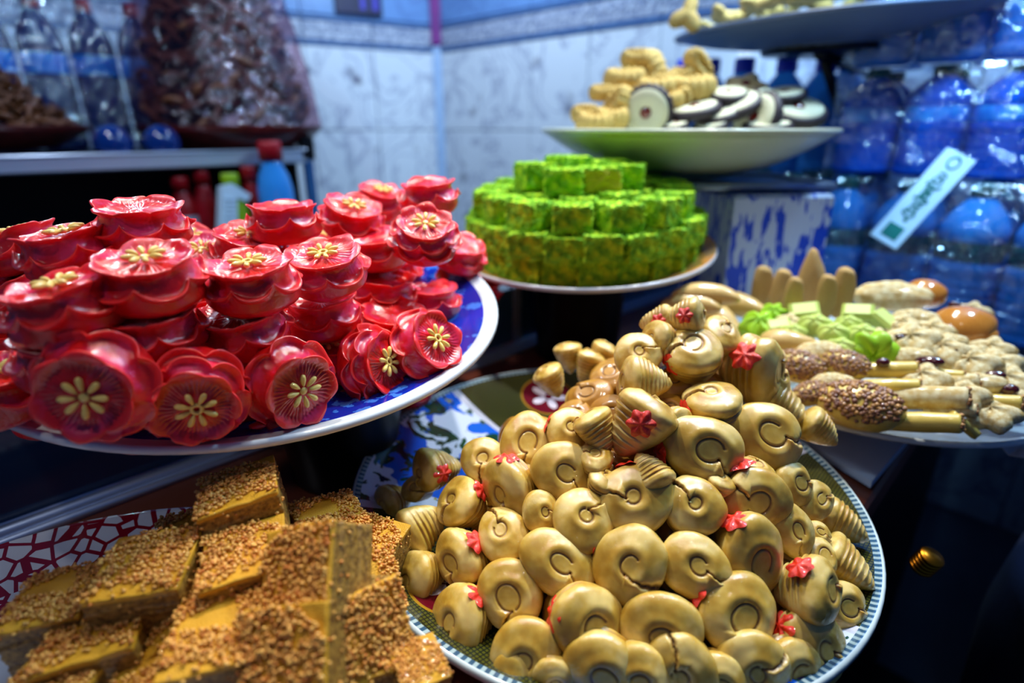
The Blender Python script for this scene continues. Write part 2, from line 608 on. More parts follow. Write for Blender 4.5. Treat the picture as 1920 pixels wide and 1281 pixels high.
wall('wall_right', DR, 2.6, 1)
wall('wall_left', DL, 2.6, -1)
obj('trim_1', MB().box((0, 0, 0), (0.028, 0.02, 2.0), b=0.006).mesh('corner_trim', mat('white_corner_trim', (176, 205, 240), (160, 190, 230), 9, 0.35)),
    None, T((CO.x + 0.002, CO.y - 0.015, ZC + 0.012 - 1.0), rz(-3)), kind='structure')
obj('trim_2', MB().box((0, 0, 0), (0.034, 0.024, 0.9), b=0.006).mesh('corner_trim_purple', mat('purple_corner_trim', (130, 14, 130), (96, 8, 118), 9, 0.35)),
    None, T((CO.x + 0.002, CO.y - 0.018, ZC + 0.012 + 0.45), rz(-3)), kind='structure')
obj('floor', MB().box((0, 0.8, -0.02), (6, 6, 0.04)).mesh('floor', M_DARK), kind='structure')

# counter strip at 45 degrees: y - x between 0.095 and 0.70
CT = EYE.z - 0.287
d45 = Vector((1, 1, 0)).normalized()
q45 = Vector((-1, 1, 0)).normalized()
R45 = Matrix((d45, q45, Vector((0, 0, 1)))).transposed()


def strip_box(s0, s1, k0, k1, z0, z1, b=0.0):
    """s along the strip, k = (y-x)/sqrt2 across it"""
    return MB().box(((s0 + s1) / 2, (k0 + k1) / 2, (z0 + z1) / 2), (s1 - s0, k1 - k0, z1 - z0), b=b)


S2 = math.sqrt(2)
R45_4 = T((0, 0, 0), R45)
ctr = obj('counter', None, None, T((0, 0, 0)), label='brown-topped shop counter that carries all the sweet platters', cat='counter')
obj('worktop', strip_box(-0.6, 1.3, 0.067, 0.50, CT - 0.03, CT, 0.003).mesh('worktop', M_WOOD), ctr, R45_4)
obj('front_panel', strip_box(-0.6, 1.3, 0.09, 0.47, 0.0, CT - 0.03).mesh('front_panel', M_DARK), ctr, R45_4)

# aluminium rail with the dark glass pane that stands in it
rl = obj('display_case', None, None, T((0, 0, 0)), label='low dark glass pane in an aluminium rail along the counter back', cat='display case')
mb = MB()
for kk_, hh_, rr_ in ((0.500, 0.002, 0.0045), (0.5075, 0.006, 0.0055), (0.519, 0.004, 0.0065)):
    mb.tube([(-0.6, kk_, CT + hh_), (1.3, kk_, CT + hh_)], rr_, 16)
mb.box((0.35, 0.509, CT - 0.012), (1.9, 0.024, 0.03))
obj('rail', mb.mesh('rail', M_STEEL, True), rl, R45_4)
M_PANE = mat('dark_tinted_glass', (44, 72, 106), (52, 84, 120), 4, 0.10, 0.5, spec=0.8)
obj('pane', strip_box(-0.6, 0.52, 0.516, 0.522, CT + 0.008, CT + 0.085).mesh('pane', M_PANE), rl, R45_4)
obj('pane', strip_box(0.527, 1.3, 0.516, 0.522, CT + 0.008, CT + 0.085).mesh('pane', M_PANE), rl, R45_4)
obj('joint_post', strip_box(0.518, 0.530, 0.512, 0.526, CT + 0.008, CT + 0.088, 0.002).mesh('joint_post', M_STEEL), rl, R45_4)

# ------------------------------------------------------------------ plates
def plate_prof(r, depth, foot=0.55, lip=0.004, th=0.004, flat=0.55):
    """profile from the inner centre over the rim to the underside; z=0 at the rim top"""
    p = [(0.0005, -depth + th)]
    n = 14
    for i in range(n + 1):
        q = i / n
        rr = r * (flat + (1 - flat) * q) - lip
        p.append((rr, -depth + th + (depth - th) * (q ** 1.5)))
    p += [(r - lip * 0.4, 0.0012), (r, -0.0005), (r + 0.0003, -0.003), (r - lip * 0.6, -0.0052)]
    for i in range(n + 1):
        q = 1 - i / n
        rr = r * (foot + (1 - foot) * q) - lip * (0.8 * q)
        p.append((rr, -depth - th * 0.4 + (depth - th * 0.8) * (q ** 1.5)))
    p += [(r * foot - 0.001, -depth - 0.006), (r * foot - 0.005, -depth - 0.006), (r * foot - 0.006, -depth - 0.001), (0.0005, -depth - 0.001)]
    return p


def tiltrot(nx, ny):
    return basis(Vector((nx, ny, 1)), Vector((1, 0, 0)))


def plate(name, c, r, depth, m, tilt, label, foot=0.55, n=96, spin=0, flat=0.55, m_under=None, **kw):
    me = lathe('plate', plate_prof(r, depth, foot, flat=flat, **kw), m, n)
    rot = tiltrot(*tilt) @ rz(spin)
    return obj(name, me, None, T(L(*c), rot), label=label, cat='plate')


RED_C = (-0.201, 0.448, -0.134)
plate('blue_white_plate', RED_C, 0.19, 0.028, mat_red_plate(), (0.072, -0.135), 'wide white rimmed plate painted blue inside holding the red flower pastries', foot=0.4, flat=0.45)
SN_C = (0.072, 0.383, -0.2585)
plate('painted_panel_plate', SN_C, 0.193, 0.02, mat_panel_plate(), (0.03, -0.045), 'plate with blue, olive and maroon painted panels under the tan curled pastries', foot=0.5, spin=0, flat=0.62)
BL_C = (-0.218, 0.155, -0.2525)
plate('red_cell_plate', BL_C, 0.18, 0.026, mat_cell_plate(), (0, 0), 'white plate painted with dark red cells under the nut-crusted cake squares', foot=0.5, flat=0.5)
GR_C = (0.087, 0.711, -0.137)
M_ORANGE = mat('orange_glazed_porcelain', (222, 160, 84), (206, 138, 66), 20, 0.2, 0.4)
M_WPL = mat('off_white_porcelain', (196, 196, 200), (184, 184, 190), 20, 0.25, 0.4)
gp = plate('orange_white_plate', GR_C, 0.162, 0.024, M_WPL, (-0.035, -0.10), 'white plate with a glazed orange inside on a black stand under green squares', foot=0.5)
gp.data.materials.append(M_ORANGE)
for pl in gp.data.polygons:
    if pl.index // 96 < 16:
        pl.material_index = 1
MX_C = (0.366, 0.560, -0.228)
plate('white_oval_plate', MX_C, 0.172, 0.022, M_PORC, (0.0, -0.035), 'plain white plate on the white board holding the mixed assorted pastries', foot=0.5)
CK_C = (0.246, 0.876, -0.0045)
M_CKP = mat('cream_glazed_porcelain', (196, 200, 190), (176, 184, 150), 5, 0.3, 0.4)
plate('deep_cream_plate', CK_C, 0.2037, 0.056, M_CKP, (0, 0), 'deep cream plate at eye height holding ribbed and jam-filled cookies', foot=0.42, flat=0.4)
TP_C = (0.50, 1.03, 0.152)
plate('high_grey_plate', TP_C, 0.232, 0.028, mat('grey_blue_enamel', (92, 108, 138), (80, 96, 128), 4, 0.4), (-0.07, -0.03), 'grey plate of golden biscuits raised above the blue bottles, seen from below', foot=0.4, flat=0.45)

# stands (upturned black pots)
def stand(name, x, y, z0, z1, r0, r1, label, tilt=None):
    prof = [(0.0005, z0), (r0 * 0.96, z0), (r0, z0 + 0.004), (r0 * 0.985, z0 + 0.01), (r0 * 0.5 + r1 * 0.5, (z0 + z1) / 2), (r1, z1 - 0.012), (r1 * 1.04, z1 - 0.009), (r1 * 1.04, z1 - 0.001), (r1 * 0.99, z1), (r1 * 0.9, z1), (0.0005, z1)]
    prof = [(r, z) for r, z in prof]
    return obj(name, lathe('stand', prof, M_BLACK, 64), None, T(L(x, y, 0)), label=label, cat='stand')


stand('black_stand', -0.148, 0.437, -0.286, -0.170, 0.046, 0.058, 'black round pot standing upturned under the plate of red flower pastries')
stand('black_stand', 0.087, 0.715, -0.286, -0.168, 0.054, 0.060, 'black round pot standing under the plate of green coated squares')

# ------------------------------------------------------------------ tan curled pastries (shell shaped, end face with a curl)
def snail_mesh(seed, L_=1.75, boss=0.34, slit=0.9, ribs=8, rib_dir=90, tri=0.0, m=None, nt=120, flatf=0.42, open_=0.06, ext=300):
    rnd = random.Random(seed)
    rows = []
    t_face = np.concatenate([np.linspace(0.02, 1.0, 34), np.linspace(1.04, math.pi / 2, 12)])
    for t in t_face:
        rows.append((math.sin(t) ** 0.92, flatf * math.cos(t) ** 0.8 if t < math.pi / 2 - 1e-4 else 0.0, 'f', 0))
    nb = 46
    for i in range(1, nb + 1):
        q = i / nb
        rows.append((max(0.015, (1 - q ** 1.7) ** 0.75 * (1 - 0.06 * math.sin(q * math.pi))), -q * L_, 'b', q))
    nr = len(rows)
    th = np.linspace(0, 2 * math.pi, nt, endpoint=False)
    # curl curve (hook with a tail running out to the edge)
    pts = []
    for a in np.linspace(40, 40 + ext, 60):
        r = boss * (1 + 0.10 * math.sin(math.radians(a * 2) + seed))
        pts.append((0.06 + r * math.cos(math.radians(a)), r * 0.92 * math.sin(math.radians(a))))
    x0, y0 = pts[-1]
    tail = []
    for q in np.linspace(0, 1, 24):
        tail.append((x0 + (1.02 - x0) * q, y0 + (-0.34 - y0) * (q ** 0.8) * slit - 0.10 * math.sin(q * math.pi) + 0.012 * math.sin(q * 25 + seed)))
    cur = np.array(pts)
    tl = np.array(tail)
    V = np.zeros((nr, nt, 3))
    bake = np.zeros((nr, nt))
    for i, (rho, z, k, q) in enumerate(rows):
        c, s = np.cos(th), np.sin(th)
        shape = 1 + 0.05 * np.sin(2 * th + seed) + 0.03 * np.sin(3 * th + 2 * seed) - tri * (0.5 + 0.5 * np.cos(3 * th)) * 0.2
        x = rho * c * shape * 1.06
        y = rho * s * shape * 0.96
        zz = np.full(nt, z)
        if k == 'f':
            dc = np.min(np.hypot(x[:, None] - cur[None, :, 0], y[:, None] - cur[None, :, 1]), axis=1)
            dtm = np.hypot(x[:, None] - tl[None, :, 0], y[:, None] - tl[None, :, 1])
            dt = dtm.min(axis=1)
            qi = dtm.argmin(axis=1) / 23.0
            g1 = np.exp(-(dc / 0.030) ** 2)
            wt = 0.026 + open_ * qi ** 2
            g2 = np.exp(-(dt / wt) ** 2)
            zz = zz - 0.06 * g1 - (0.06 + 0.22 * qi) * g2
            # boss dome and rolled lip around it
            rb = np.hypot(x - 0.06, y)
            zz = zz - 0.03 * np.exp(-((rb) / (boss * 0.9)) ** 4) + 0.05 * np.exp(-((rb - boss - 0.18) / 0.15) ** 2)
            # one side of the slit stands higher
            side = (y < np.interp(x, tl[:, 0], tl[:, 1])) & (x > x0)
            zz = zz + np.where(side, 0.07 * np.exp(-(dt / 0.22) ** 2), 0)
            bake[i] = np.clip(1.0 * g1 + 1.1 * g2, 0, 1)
        else:
            d = (th - math.radians(rib_dir) + math.pi) % (2 * math.pi) - math.pi
            wgt = np.exp(-(d / 1.15) ** 4) * min(1, q * 9) * min(1, (1 - q) * 8)
            ph = frac(q * ribs + 0.0) if True else 0
            saw = (1 - ph) if ph > 0.2 else ph / 0.2 * 0.8
            ridge = 0.15 * (saw - 0.4) * (1 - 0.5 * q)
            dr = wgt * ridge
            x = x + c * dr
            y = y + s * dr
            # slit running on down the side
            g = np.exp(-((((th + 0.33 + math.pi) % (2 * math.pi)) - math.pi) / 0.13) ** 2) * max(0, 1 - q * 4)
            x -= c * g * 0.14
            y -= s * g * 0.14
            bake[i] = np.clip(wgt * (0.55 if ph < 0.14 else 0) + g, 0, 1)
            # bend the tip
            x = x + 0.16 * q * q * math.cos(seed)
            y = y + 0.16 * q * q * math.sin(seed)
        V[i, :, 0] = x
        V[i, :, 1] = y
        V[i, :, 2] = zz
    V = V.reshape(-1, 3)
    for i in range(len(V)):
        n = nz(V[i], 1.6, seed * 3.7)
        V[i] *= 1 + 0.045 * n + 0.010 * nz(V[i], 5.0, seed)
    Fc = grid(nr, nt, True, True, True)
    Fc = [f[::-1] for f in Fc]
    Fc[-2] = tuple(range(nt))
    Fc[-1] = tuple((nr - 1) * nt + j for j in range(nt))[::-1]
    return mesh('curled_pastry', V, Fc, m or M_SNAIL, True, {'bake': bake.reshape(-1)})


SN = [snail_mesh(1), snail_mesh(2, boss=0.30, slit=1.0, ribs=7), snail_mesh(3, boss=0.36, slit=0.6, open_=0.10), snail_mesh(4, boss=0.27, slit=0.5, ribs=9, open_=0.03),
      snail_mesh(5, boss=0.22, slit=0.8, open_=0.02, ext=330), snail_mesh(6, boss=0.33, slit=1.1, tri=0.5, open_=0.12),
      snail_mesh(11, boss=0.42, slit=0.7, ext=230, open_=0.04), snail_mesh(12, boss=0.25, slit=1.3, ext=210, open_=0.09), snail_mesh(13, boss=0.38, slit=0.2, ext=340, open_=0.05)]
SND = snail_mesh(7, m=M_SNAIL_SHADE, nt=72)


def sugar_mesh():
    nt, nr = 60, 10
    V = []
    for i in range(nr):
        r = (i + 0.02) / (nr - 1)
        for j in range(nt):
            a = 2 * math.pi * j / nt
            rr = r * (1 + 0.14 * math.cos(6 * a) * r)
            b = 0.10 * math.cos(6 * a) * math.exp(-((r - 0.62) / 0.25) ** 2)
            V.append((rr * math.cos(a), rr * math.sin(a), 0.26 * (1 - r ** 4) + b + 0.12 * math.exp(-(r / 0.25) ** 2)))
    return mesh('sugar_flower', V, grid(nr, nt, True, True), M_SUGAR)


SUG = sugar_mesh()

# outline of the heap round its own axis
AX = Vector((0.118, 0.388))
def heap_r(ang):
    # distance from the axis to the plate circle of radius 0.178
    cx, cy = SN_C[0] - AX.x, SN_C[1] - AX.y
    dx, dy = math.cos(ang), math.sin(ang)
    b = dx * cx + dy * cy
    return b + math.sqrt(max(0, b * b - (cx * cx + cy * cy - 0.172 ** 2)))


def heap_z(x, y):
    r = math.hypot(x - AX.x, y - AX.y)
    R = heap_r(math.atan2(y - AX.y, x - AX.x))
    return -0.262 + 0.128 * (1 - min(1.3, r / R) ** 1.25)


def on_heap(u, v, off=0.0):
    d = ray(u, v)
    t = 0.2
    while t < 0.62:
        p = d * t
        if p.z < heap_z(p.x, p.y) - off:
            return t
        t += 0.001
    # silhouette items: closest approach
    best, bt = 9, 0.42
    t = 0.3
    while t < 0.5:
        p = d * t
        g = p.z - heap_z(p.x, p.y)
        if g < best:
            best, bt = g, t
        t += 0.002
    return bt


# (u, v, width px, phi lean, a lean, roll of slit, variant, red flower: None or angle on body (deg, image) , depth bias)
# phi: image angle the end face leans towards; a: lean in degrees
SNAILS = [
 (730,943,62,200,55,-60,1,None),(780,916,52,160,40,0,4,None),(826,878,80,190,62,180,4,0),(904,862,78,90,15,-80,3,None),
 (795,983,84,215,75,150,5,None),(757,1015,62,230,40,20,4,None),(862,942,92,150,50,170,4,20),(954,915,108,205,50,180,3,90),
 (1056,886,112,0,5,-22,1,None),(989,831,102,90,12,-78,2,None),(1066,809,82,60,22,60,4,150),(778,1084,98,190,52,160,3,None),
 (862,1046,104,200,48,-130,5,35),(945,1005,96,120,25,130,0,None),(1014,961,72,0,20,20,4,None),(1094,977,112,60,15,60,4,None),
 (1045,1055,124,0,8,-30,1,None),(957,1112,118,230,12,-95,2,None),(862,1162,118,185,46,-150,3,40),(985,1227,130,250,20,-118,0,None),
 (1100,1168,136,-40,32,-8,2,165),(1130,1254,138,-90,30,-60,0,None),(1191,936,128,80,10,190,4,95),(1181,1058,134,200,8,-12,1,160),
 (1300,950,107,30,18,150,4,140),(1300,1061,118,0,12,-15,0,None),(1237,1177,138,-80,22,-105,3,None),(1412,936,128,-30,28,170,5,105),
 (1406,1040,132,-35,42,-70,2,115),(1378,1149,142,-20,30,-100,5,150),(1481,993,88,0,38,-60,1,None),(1525,940,74,10,48,80,1,None),
 (1556,914,84,160,75,0,5,None),(1580,983,78,150,80,0,4,None),(1588,1061,92,140,78,0,5,None),(1535,1046,66,20,42,-20,0,None),
 (1572,1137,94,-15,42,5,2,None),(1497,1105,110,-5,62,-30,5,140),(1519,1212,134,-25,48,-50,3,150),(1404,1250,134,-60,34,40,4,None),
 (1275,1256,138,-90,30,110,4,None),(1484,908,80,0,50,90,2,None),(1531,1000,46,20,40,0,1,None),
 (1313,843,142,0,22,-28,2,185),(1433,819,124,20,22,10,2,None),(1518,838,84,160,78,0,5,60),(1538,806,66,140,70,0,4,None),
 (1466,764,96,145,78,0,5,200),(1336,755,102,88,58,90,4,205),(1392,690,116,-10,72,0,5,300),(1299,661,104,80,45,-150,0,215),
 (1195,668,84,80,25,40,4,45),(1213,716,84,175,72,180,3,None),(1197,803,112,55,82,0,5,300),(1122,812,76,120,82,0,5,None),
 (1280,594,66,5,78,0,4,270),(1232,606,58,10,78,0,5,270),(1232,636,68,160,50,0,4,None),(1352,630,76,50,55,0,3,None),
 (1410,655,58,30,50,30,1,None),(1452,712,66,20,60,60,4,None),(1270,795,62,-20,50,0,4,240),
 (1102,688,54,70,80,0,5,None),(1068,672,50,100,78,0,4,None),(1128,672,52,60,80,0,4,320),(1091,752,56,90,20,0,4,None),
 (1036,716,56,120,70,0,4,None),(1140,732,60,150,50,0,1,None),(1116,862,68,80,50,0,5,60),(1134,905,62,60,55,0,4,None),
 (1218,884,70,-60,75,60,4,None),(1560,880,70,150,78,0,5,None),(1420,884,60,60,60,20,3,None),(1265,1254,60,0,30,0,1,None),
 (1195,1272,120,-90,25,-70,2,None),(1340,1275,110,-60,30,-20,1,None),(960,1275,90,250,30,-90,1,None),(1480,1252,110,-40,45,-40,0,None),(1040,1270,80,-90,40,0,3,None),(1350,905,50,60,60,0,4,None),
]
# image direction in which the ribs of a leaning pastry lie
RIBS = {(826,878): 0, (795,983): -20, (862,942): 0, (954,915): 60, (778,1084): 20, (862,1046): 30, (862,1162): 40, (1213,716): 90, (1197,803): 165,
        (1122,812): 100, (1392,690): 170, (1466,762): 60, (1588,1061): 60, (1497,1105): 100, (1519,1212): 60}
SN_RANK = rank([(s[0], s[1]) for s in SNAILS], 46)


def dirword(a):
    a = a % 360
    return ['right', 'upper right', 'top', 'upper left', 'left', 'lower left', 'bottom', 'lower right'][int((a + 22.5) // 45) % 8]


for i, (u, v, wd, phi, a, roll, var, red) in enumerate(SNAILS):
    t = on_heap(u, v)
    back = u < 1180 and v < 800 and (u < 1150)
    if back and v < 780:
        t = max(t, 0.50 - (v - 660) * 0.0006)
    R = wd * t / FPX / 2 * 1.07
    sc_ = min(0.0235, max(0.0135, R))
    t2 = t * sc_ / R * 0.5 + t * 0.5 if False else t
    pos = P(u, v, t2)
    side = a > 60
    rot = orient(pos, phi, a, roll)
    if a >= 45:
        rb = RIBS.get((u, v), 70)
        tc = (EYE - pos).normalized()
        Rr = (RT - tc * RT.dot(tc)).normalized()
        Uu = tc.cross(Rr)
        Yd = tc * 0.75 + (Rr * math.cos(math.radians(rb)) + Uu * math.sin(math.radians(rb))) * 0.65
        N_ = rot.col[2]
        Yd = (Yd - N_ * Yd.dot(N_)).normalized()
        rot = Matrix((Yd.cross(N_), Yd, N_)).transposed()
    # origin sits at the widest ring; move it so that the drawn centre is the body's centre
    off = rot.col[2] * (0.10 * R if not side else 0.65 * R)
    loc = pos + off - (EYE - pos).normalized() * 0.25 * R * (0 if side else 1)
    lenf = 1.02 if side else 1.0
    rr, kk = SN_RANK[i]
    desc = 'side-on ribbed pastry' if side else 'round-faced curled pastry'
    if back:
        desc = 'blurred pastry'
    if red is not None:
        desc += ', red flower ' + dirword(red)
    elif not side:
        desc += ', curl open ' + dirword(roll)
    label = '%s, %s from left in tan heap row %s' % (desc, ORD[kk], ORD[rr])
    if a < 45:
        var = (var + (i % 3) * 3) % 9 if i % 2 else var
    o = obj('curled_pastry', SN[var], None, T(loc, rot, (R * (1 + 0.06 * math.sin(i * 2.1)), R * (1 - 0.06 * math.sin(i * 2.1)), R * lenf)), label=label, cat='pastry', group='tan curled pastries heaped on the painted panel plate')
    if red is not None:
        tc = (EYE - loc).normalized()
        ra = math.radians(red)
        Rr = (RT - tc * RT.dot(tc)).normalized()
        Uu = tc.cross(Rr)
        if red in (300, 270):        # flower facing the viewer on a side-on pastry
            nd = tc * 0.9 + (Rr * math.cos(ra + 1.9) + Uu * math.sin(ra + 1.9)) * 0.35
            zq = -0.35
        else:
            nd = (Rr * math.cos(ra) + Uu * math.sin(ra)) + tc * 0.28
            zq = -0.18
        ln = rot.transposed() @ nd
        ln.z = 0
        ln.normalize()
        loc2 = ln * 0.97 + Vector((0, 0, zq))
        obj('sugar_flower', SUG, o, T(loc2, basis(ln + Vector((0, 0, -0.05)), Vector((0, 0, 1))), (0.40, 0.40, 0.36)), label='red sugar flower')

# pastries inside the heap, seen only through the gaps
rnd = random.Random(5)
k = 0
for i in range(120):
    r = 0.155 * math.sqrt((i + 0.5) / 120)
    a = i * 2.39996
    x, y = AX.x - 0.03 + r * math.cos(a), AX.y + r * math.sin(a)
    if math.hypot(x - SN_C[0], y - SN_C[1]) > 0.158 or (x < 0.075 and y > 0.385) or x < -0.03:
        continue
    z = heap_z(x, y) - 0.030
    if z < -0.262:
        z = -0.262
    N_ = Vector((x - AX.x, y - AX.y - 0.05, 0.12 + rnd.uniform(-.05, .05)))
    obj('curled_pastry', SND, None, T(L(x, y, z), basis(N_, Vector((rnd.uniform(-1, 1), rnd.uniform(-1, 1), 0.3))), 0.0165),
        label='shade-coloured glazed pastry deep inside the tan heap, glimpsed through its gaps', cat='pastry', group='pastries inside the tan heap')
    k += 1

# ------------------------------------------------------------------ red flower pastries
def flower_pastry_mesh(seed, tiers, H=1.05, nt=126):
    """tiers: (z, r, petals, phase); body radius 1"""
    rnd = random.Random(seed)
    th = np.linspace(0, 2 * math.pi, nt, endpoint=False)
    rows = []      # each row: function arrays r, z, edge
    def row(r, z, n=0, ph=0, dr=0.0, dz=0.0, wall=0.0, e=0.0, cup=0.0):
        w_ = np.abs(np.cos(n * th / 2 + ph)) ** 0.75 if n else np.ones(nt)
        j = (1 - w_)
        rr = r + dr * (2.0 * w_ - 1.0) - cup * w_
        zz = z + dz * (j ** 1.4) - dz * 0.35
        if wall:
            rr = rr + wall * np.sin(th * 66) * (0.6 + 0.4 * np.sin(th * 5 + seed))
        rows.append((rr, zz, np.full(nt, e)))
    row(0.02, 0.02)
    row(0.45, 0.0)
    row(0.68, 0.03)
    row(0.86, 0.09)
    row(0.95, 0.19)
    row(0.98, 0.29)
    for k, (z, r, n, ph) in enumerate(tiers):
        dz = 0.24 if k < len(tiers) - 1 else -0.07
        row(r * 0.97, z - 0.10, n, ph, 0.0, dz * 0.5)
        row(r * 0.98, z - 0.04, n, ph, 0.01, dz * 0.8, e=0.2)
        row(r * 1.01, z + 0.01, n, ph, 0.05, dz, e=0.8)
        row(r * 1.05, z + 0.045, n, ph, 0.06, dz, e=1.0)
        row(r * 1.06, z + 0.075, n, ph, 0.06, dz, e=1.0)
        row(r * 1.03, z + 0.09, n, ph, 0.05, dz, e=1.0)
        row(r * 0.985, z + 0.07, n, ph, 0.01, dz, e=0.4)
        row(r * 0.94, z + 0.045, n, ph, 0.0, dz * 0.7, e=0.0, cup=0.03)
        last = k == len(tiers) - 1
        if not last:
            nzv, nr_ = tiers[k + 1][0], tiers[k + 1][1]
            z0, z1 = z + 0.06, nzv - 0.10
            r0, r1 = r * 0.93, nr_ * 0.97
            for q in (0.15, 0.3, 0.45, 0.6, 0.75, 0.9):
                row(r0 + (r1 - r0) * q - 0.03 * math.sin(q * math.pi), z0 + (z1 - z0) * q, n, ph, 0.0, 0.05 * (1 - q), wall=0.018, cup=0.03 * (1 - q))
        else:
            for q in (0.95, 0.85, 0.7, 0.55, 0.4, 0.25, 0.1, 0.02):
                row(r * 0.86 * q, z + 0.03 + 0.03 * math.cos(q * 3), n, ph, 0.0, 0.03 * q, wall=0.008 if q > 0.6 else 0)
    V = np.zeros((len(rows), nt, 3))
    E_ = np.zeros((len(rows), nt))
    for i, (r, z, e) in enumerate(rows):
        V[i, :, 0] = r * np.cos(th)
        V[i, :, 1] = r * np.sin(th)
        V[i, :, 2] = z
        E_[i] = e
    V[-6:-1, :, 2] += 0.010 * np.sin(th * 34)[None, :] * np.array([1.0, 0.9, 0.5, 0.2, 0.0])[:, None]
    V[-8:-5, :, 2] += 0.022 * np.sin(th * 42)[None, :]
    V = V.reshape(-1, 3)
    for i in range(len(V)):
        n = nz(V[i], 1.3, seed * 5.1)
        n2 = nz(V[i], 3.5, seed * 2.1)
        V[i, 0] *= 1 + 0.10 * n + 0.04 * n2
        V[i, 1] *= 1 + 0.07 * nz(V[i], 1.3, seed * 9.1) + 0.03 * n2
        V[i, 2] += 0.09 * n + 0.04 * n2 - (0.06 * math.exp(-(V[i, 0] ** 2 + V[i, 1] ** 2) * 5) if V[i, 2] > 0.8 else 0)
    V[:, 2] -= H / 2
    Fc = grid(len(rows), nt, True, True, True)
    return mesh('flower_pastry', V, Fc, M_RED, True, {'edge': E_.reshape(-1)})


FP = [flower_pastry_mesh(1, [(0.58, 0.98, 7, 0.2), (0.97, 0.84, 7, 0.9)]),
      flower_pastry_mesh(2, [(0.56, 1.0, 6, 0.5), (0.95, 0.82, 6, 1.2)]),
      flower_pastry_mesh(3, [(0.46, 1.0, 7, 0.1), (0.74, 0.93, 7, 0.7), (1.02, 0.76, 7, 0.3)]),
      flower_pastry_mesh(4, [(0.50, 1.0, 7, 0.4), (0.98, 0.76, 6, 0.1)])]
FPH = [0.97, 0.95, 1.01, 0.98]     # height of the top disc above z=0 before centring

_b, _f = uv_ball(8, 12)
PET = mesh('petal', np.array([(x * 0.5 + 0.5, y * 0.19 * (1 + 0.45 * x), z * 0.14) for x, y, z in _b]), _f, M_PETAL)
_pts = [(0.32 * math.cos(a), 0.32 * math.sin(a), 0) for a in np.linspace(0, 2 * math.pi, 13)]
CORE = MB().tube(_pts, 0.14, 8, False).mesh('flower_topping', M_PETAL, True)
CORE_D = mesh('flower_topping', np.array([(x * 0.3, y * 0.3, z * 0.12) for x, y, z in _b]), _f, M_PETAL)

# (u, v, full width px, orientation, variant, flower?, note)
# orientation: ('U', dx, dy) = axis world-up leaning dx to the right and dy towards the viewer; ('C', phi, a) = leaning a from the view line
REDS = [
 (270,425,160,('U',0.05,0.12),0,0),(40,468,150,('U',-0.22,0.0),1,1),(138,474,166,('U',-0.12,0.1),0,1),(283,524,186,('U',0.06,0.2),1,1),
 (125,578,196,('U',-0.08,0.12),0,1),(42,552,150,('U',-0.2,0.1),1,0),(288,621,180,('U',0.02,0.15),0,0),(38,645,150,('U',-0.1,0.1),1,0),
 (135,668,186,('U',0.1,0.1),0,1),(180,726,202,('C',225,30),3,1),(368,742,182,('C',-90,30),2,1),(14,732,178,('U',-0.05,0.2),1,1),
 (386,494,130,('U',0.1,0.28),1,1),(472,532,168,('U',0.05,0.15),0,1),(457,621,164,('U',0.0,0.14),1,1),(467,468,130,('U',0.2,0.2),0,1),
 (352,466,120,('U',0.45,0.1),1,1),(447,690,150,('U',0.05,0.1),0,0),(300,692,160,('U',0.0,0.1),1,0),(283,778,160,('U',0.1,0.3),0,0),
 (536,418,130,('U',0.0,0.05),0,0),(660,411,116,('U',0.3,0.25),1,1),(715,379,96,('U',0.22,0.2),0,1),(804,370,110,('U',-0.05,0.1),1,0),
 (797,444,126,('U',0.15,0.55),2,1),(706,470,120,('U',0.0,0.15),0,0),(612,505,148,('U',0.02,0.3),1,1),(724,548,120,('U',0.05,0.05),0,0),
 (605,591,140,('U',0.0,0.05),1,0),(863,480,100,('U',0.2,0.2),0,0),(795,520,86,('U',0.0,0.1),1,0),(856,543,98,('U',0.25,0.3),0,0),
 (897,543,84,('U',0.3,0.1),1,0),(807,574,94,('U',0.1,0.2),0,0),(866,603,92,('U',0.35,0.3),1,0),(530,470,110,('U',0.1,0.2),0,1),
 (622,462,100,('U',0.0,0.1),1,1),(737,612,128,('U',0.1,0.15),0,0),(612,665,136,('U',0.25,0.3),1,1),(545,722,166,('C',-30,34),3,1),
 (697,684,142,('C',8,50),2,1),(800,648,136,('C',30,42),3,1),(630,745,120,('U',0.1,0.2),0,0),(764,722,100,('U',0.2,0.2),1,0),
 (505,622,130,('U',0.0,0.1),0,0),(220,640,150,('U',0.0,0.1),1,0),(515,540,120,('U',0.0,0.1),0,0),(560,500,110,('U',0,0.1),1,0),
 (210,560,150,('U',0,0.1),0,0),(395,580,140,('U',0,0.1),1,0),(660,620,110,('U',0,0.1),0,0),(420,745,130,('U',0,0.1),1,0),
 (95,760,150,('U',0,0.2),1,0),(380,660,150,('U',0,0.1),0,0),(210,470,130,('U',0,0.1),0,0),(760,560,95,('U',0,0.1),1,0),
 (745,500,100,('U',0,0.1),0,0),(565,660,120,('U',0,0.1),1,0),(30,700,140,('U',0,0.1),0,0),(470,720,130,('U',0,0.1),0,0),
 (690,430,100,('U',0.1,0.1),0,0),(757,410,92,('U',0.1,0.1),1,0),(660,560,115,('U',0,0.1),1,0),
]
NV = 44     # the first ones are clearly visible, the others fill gaps between them
RD_RANK = rank([(s[0], s[1]) for s in REDS], 44)
RDM = {}
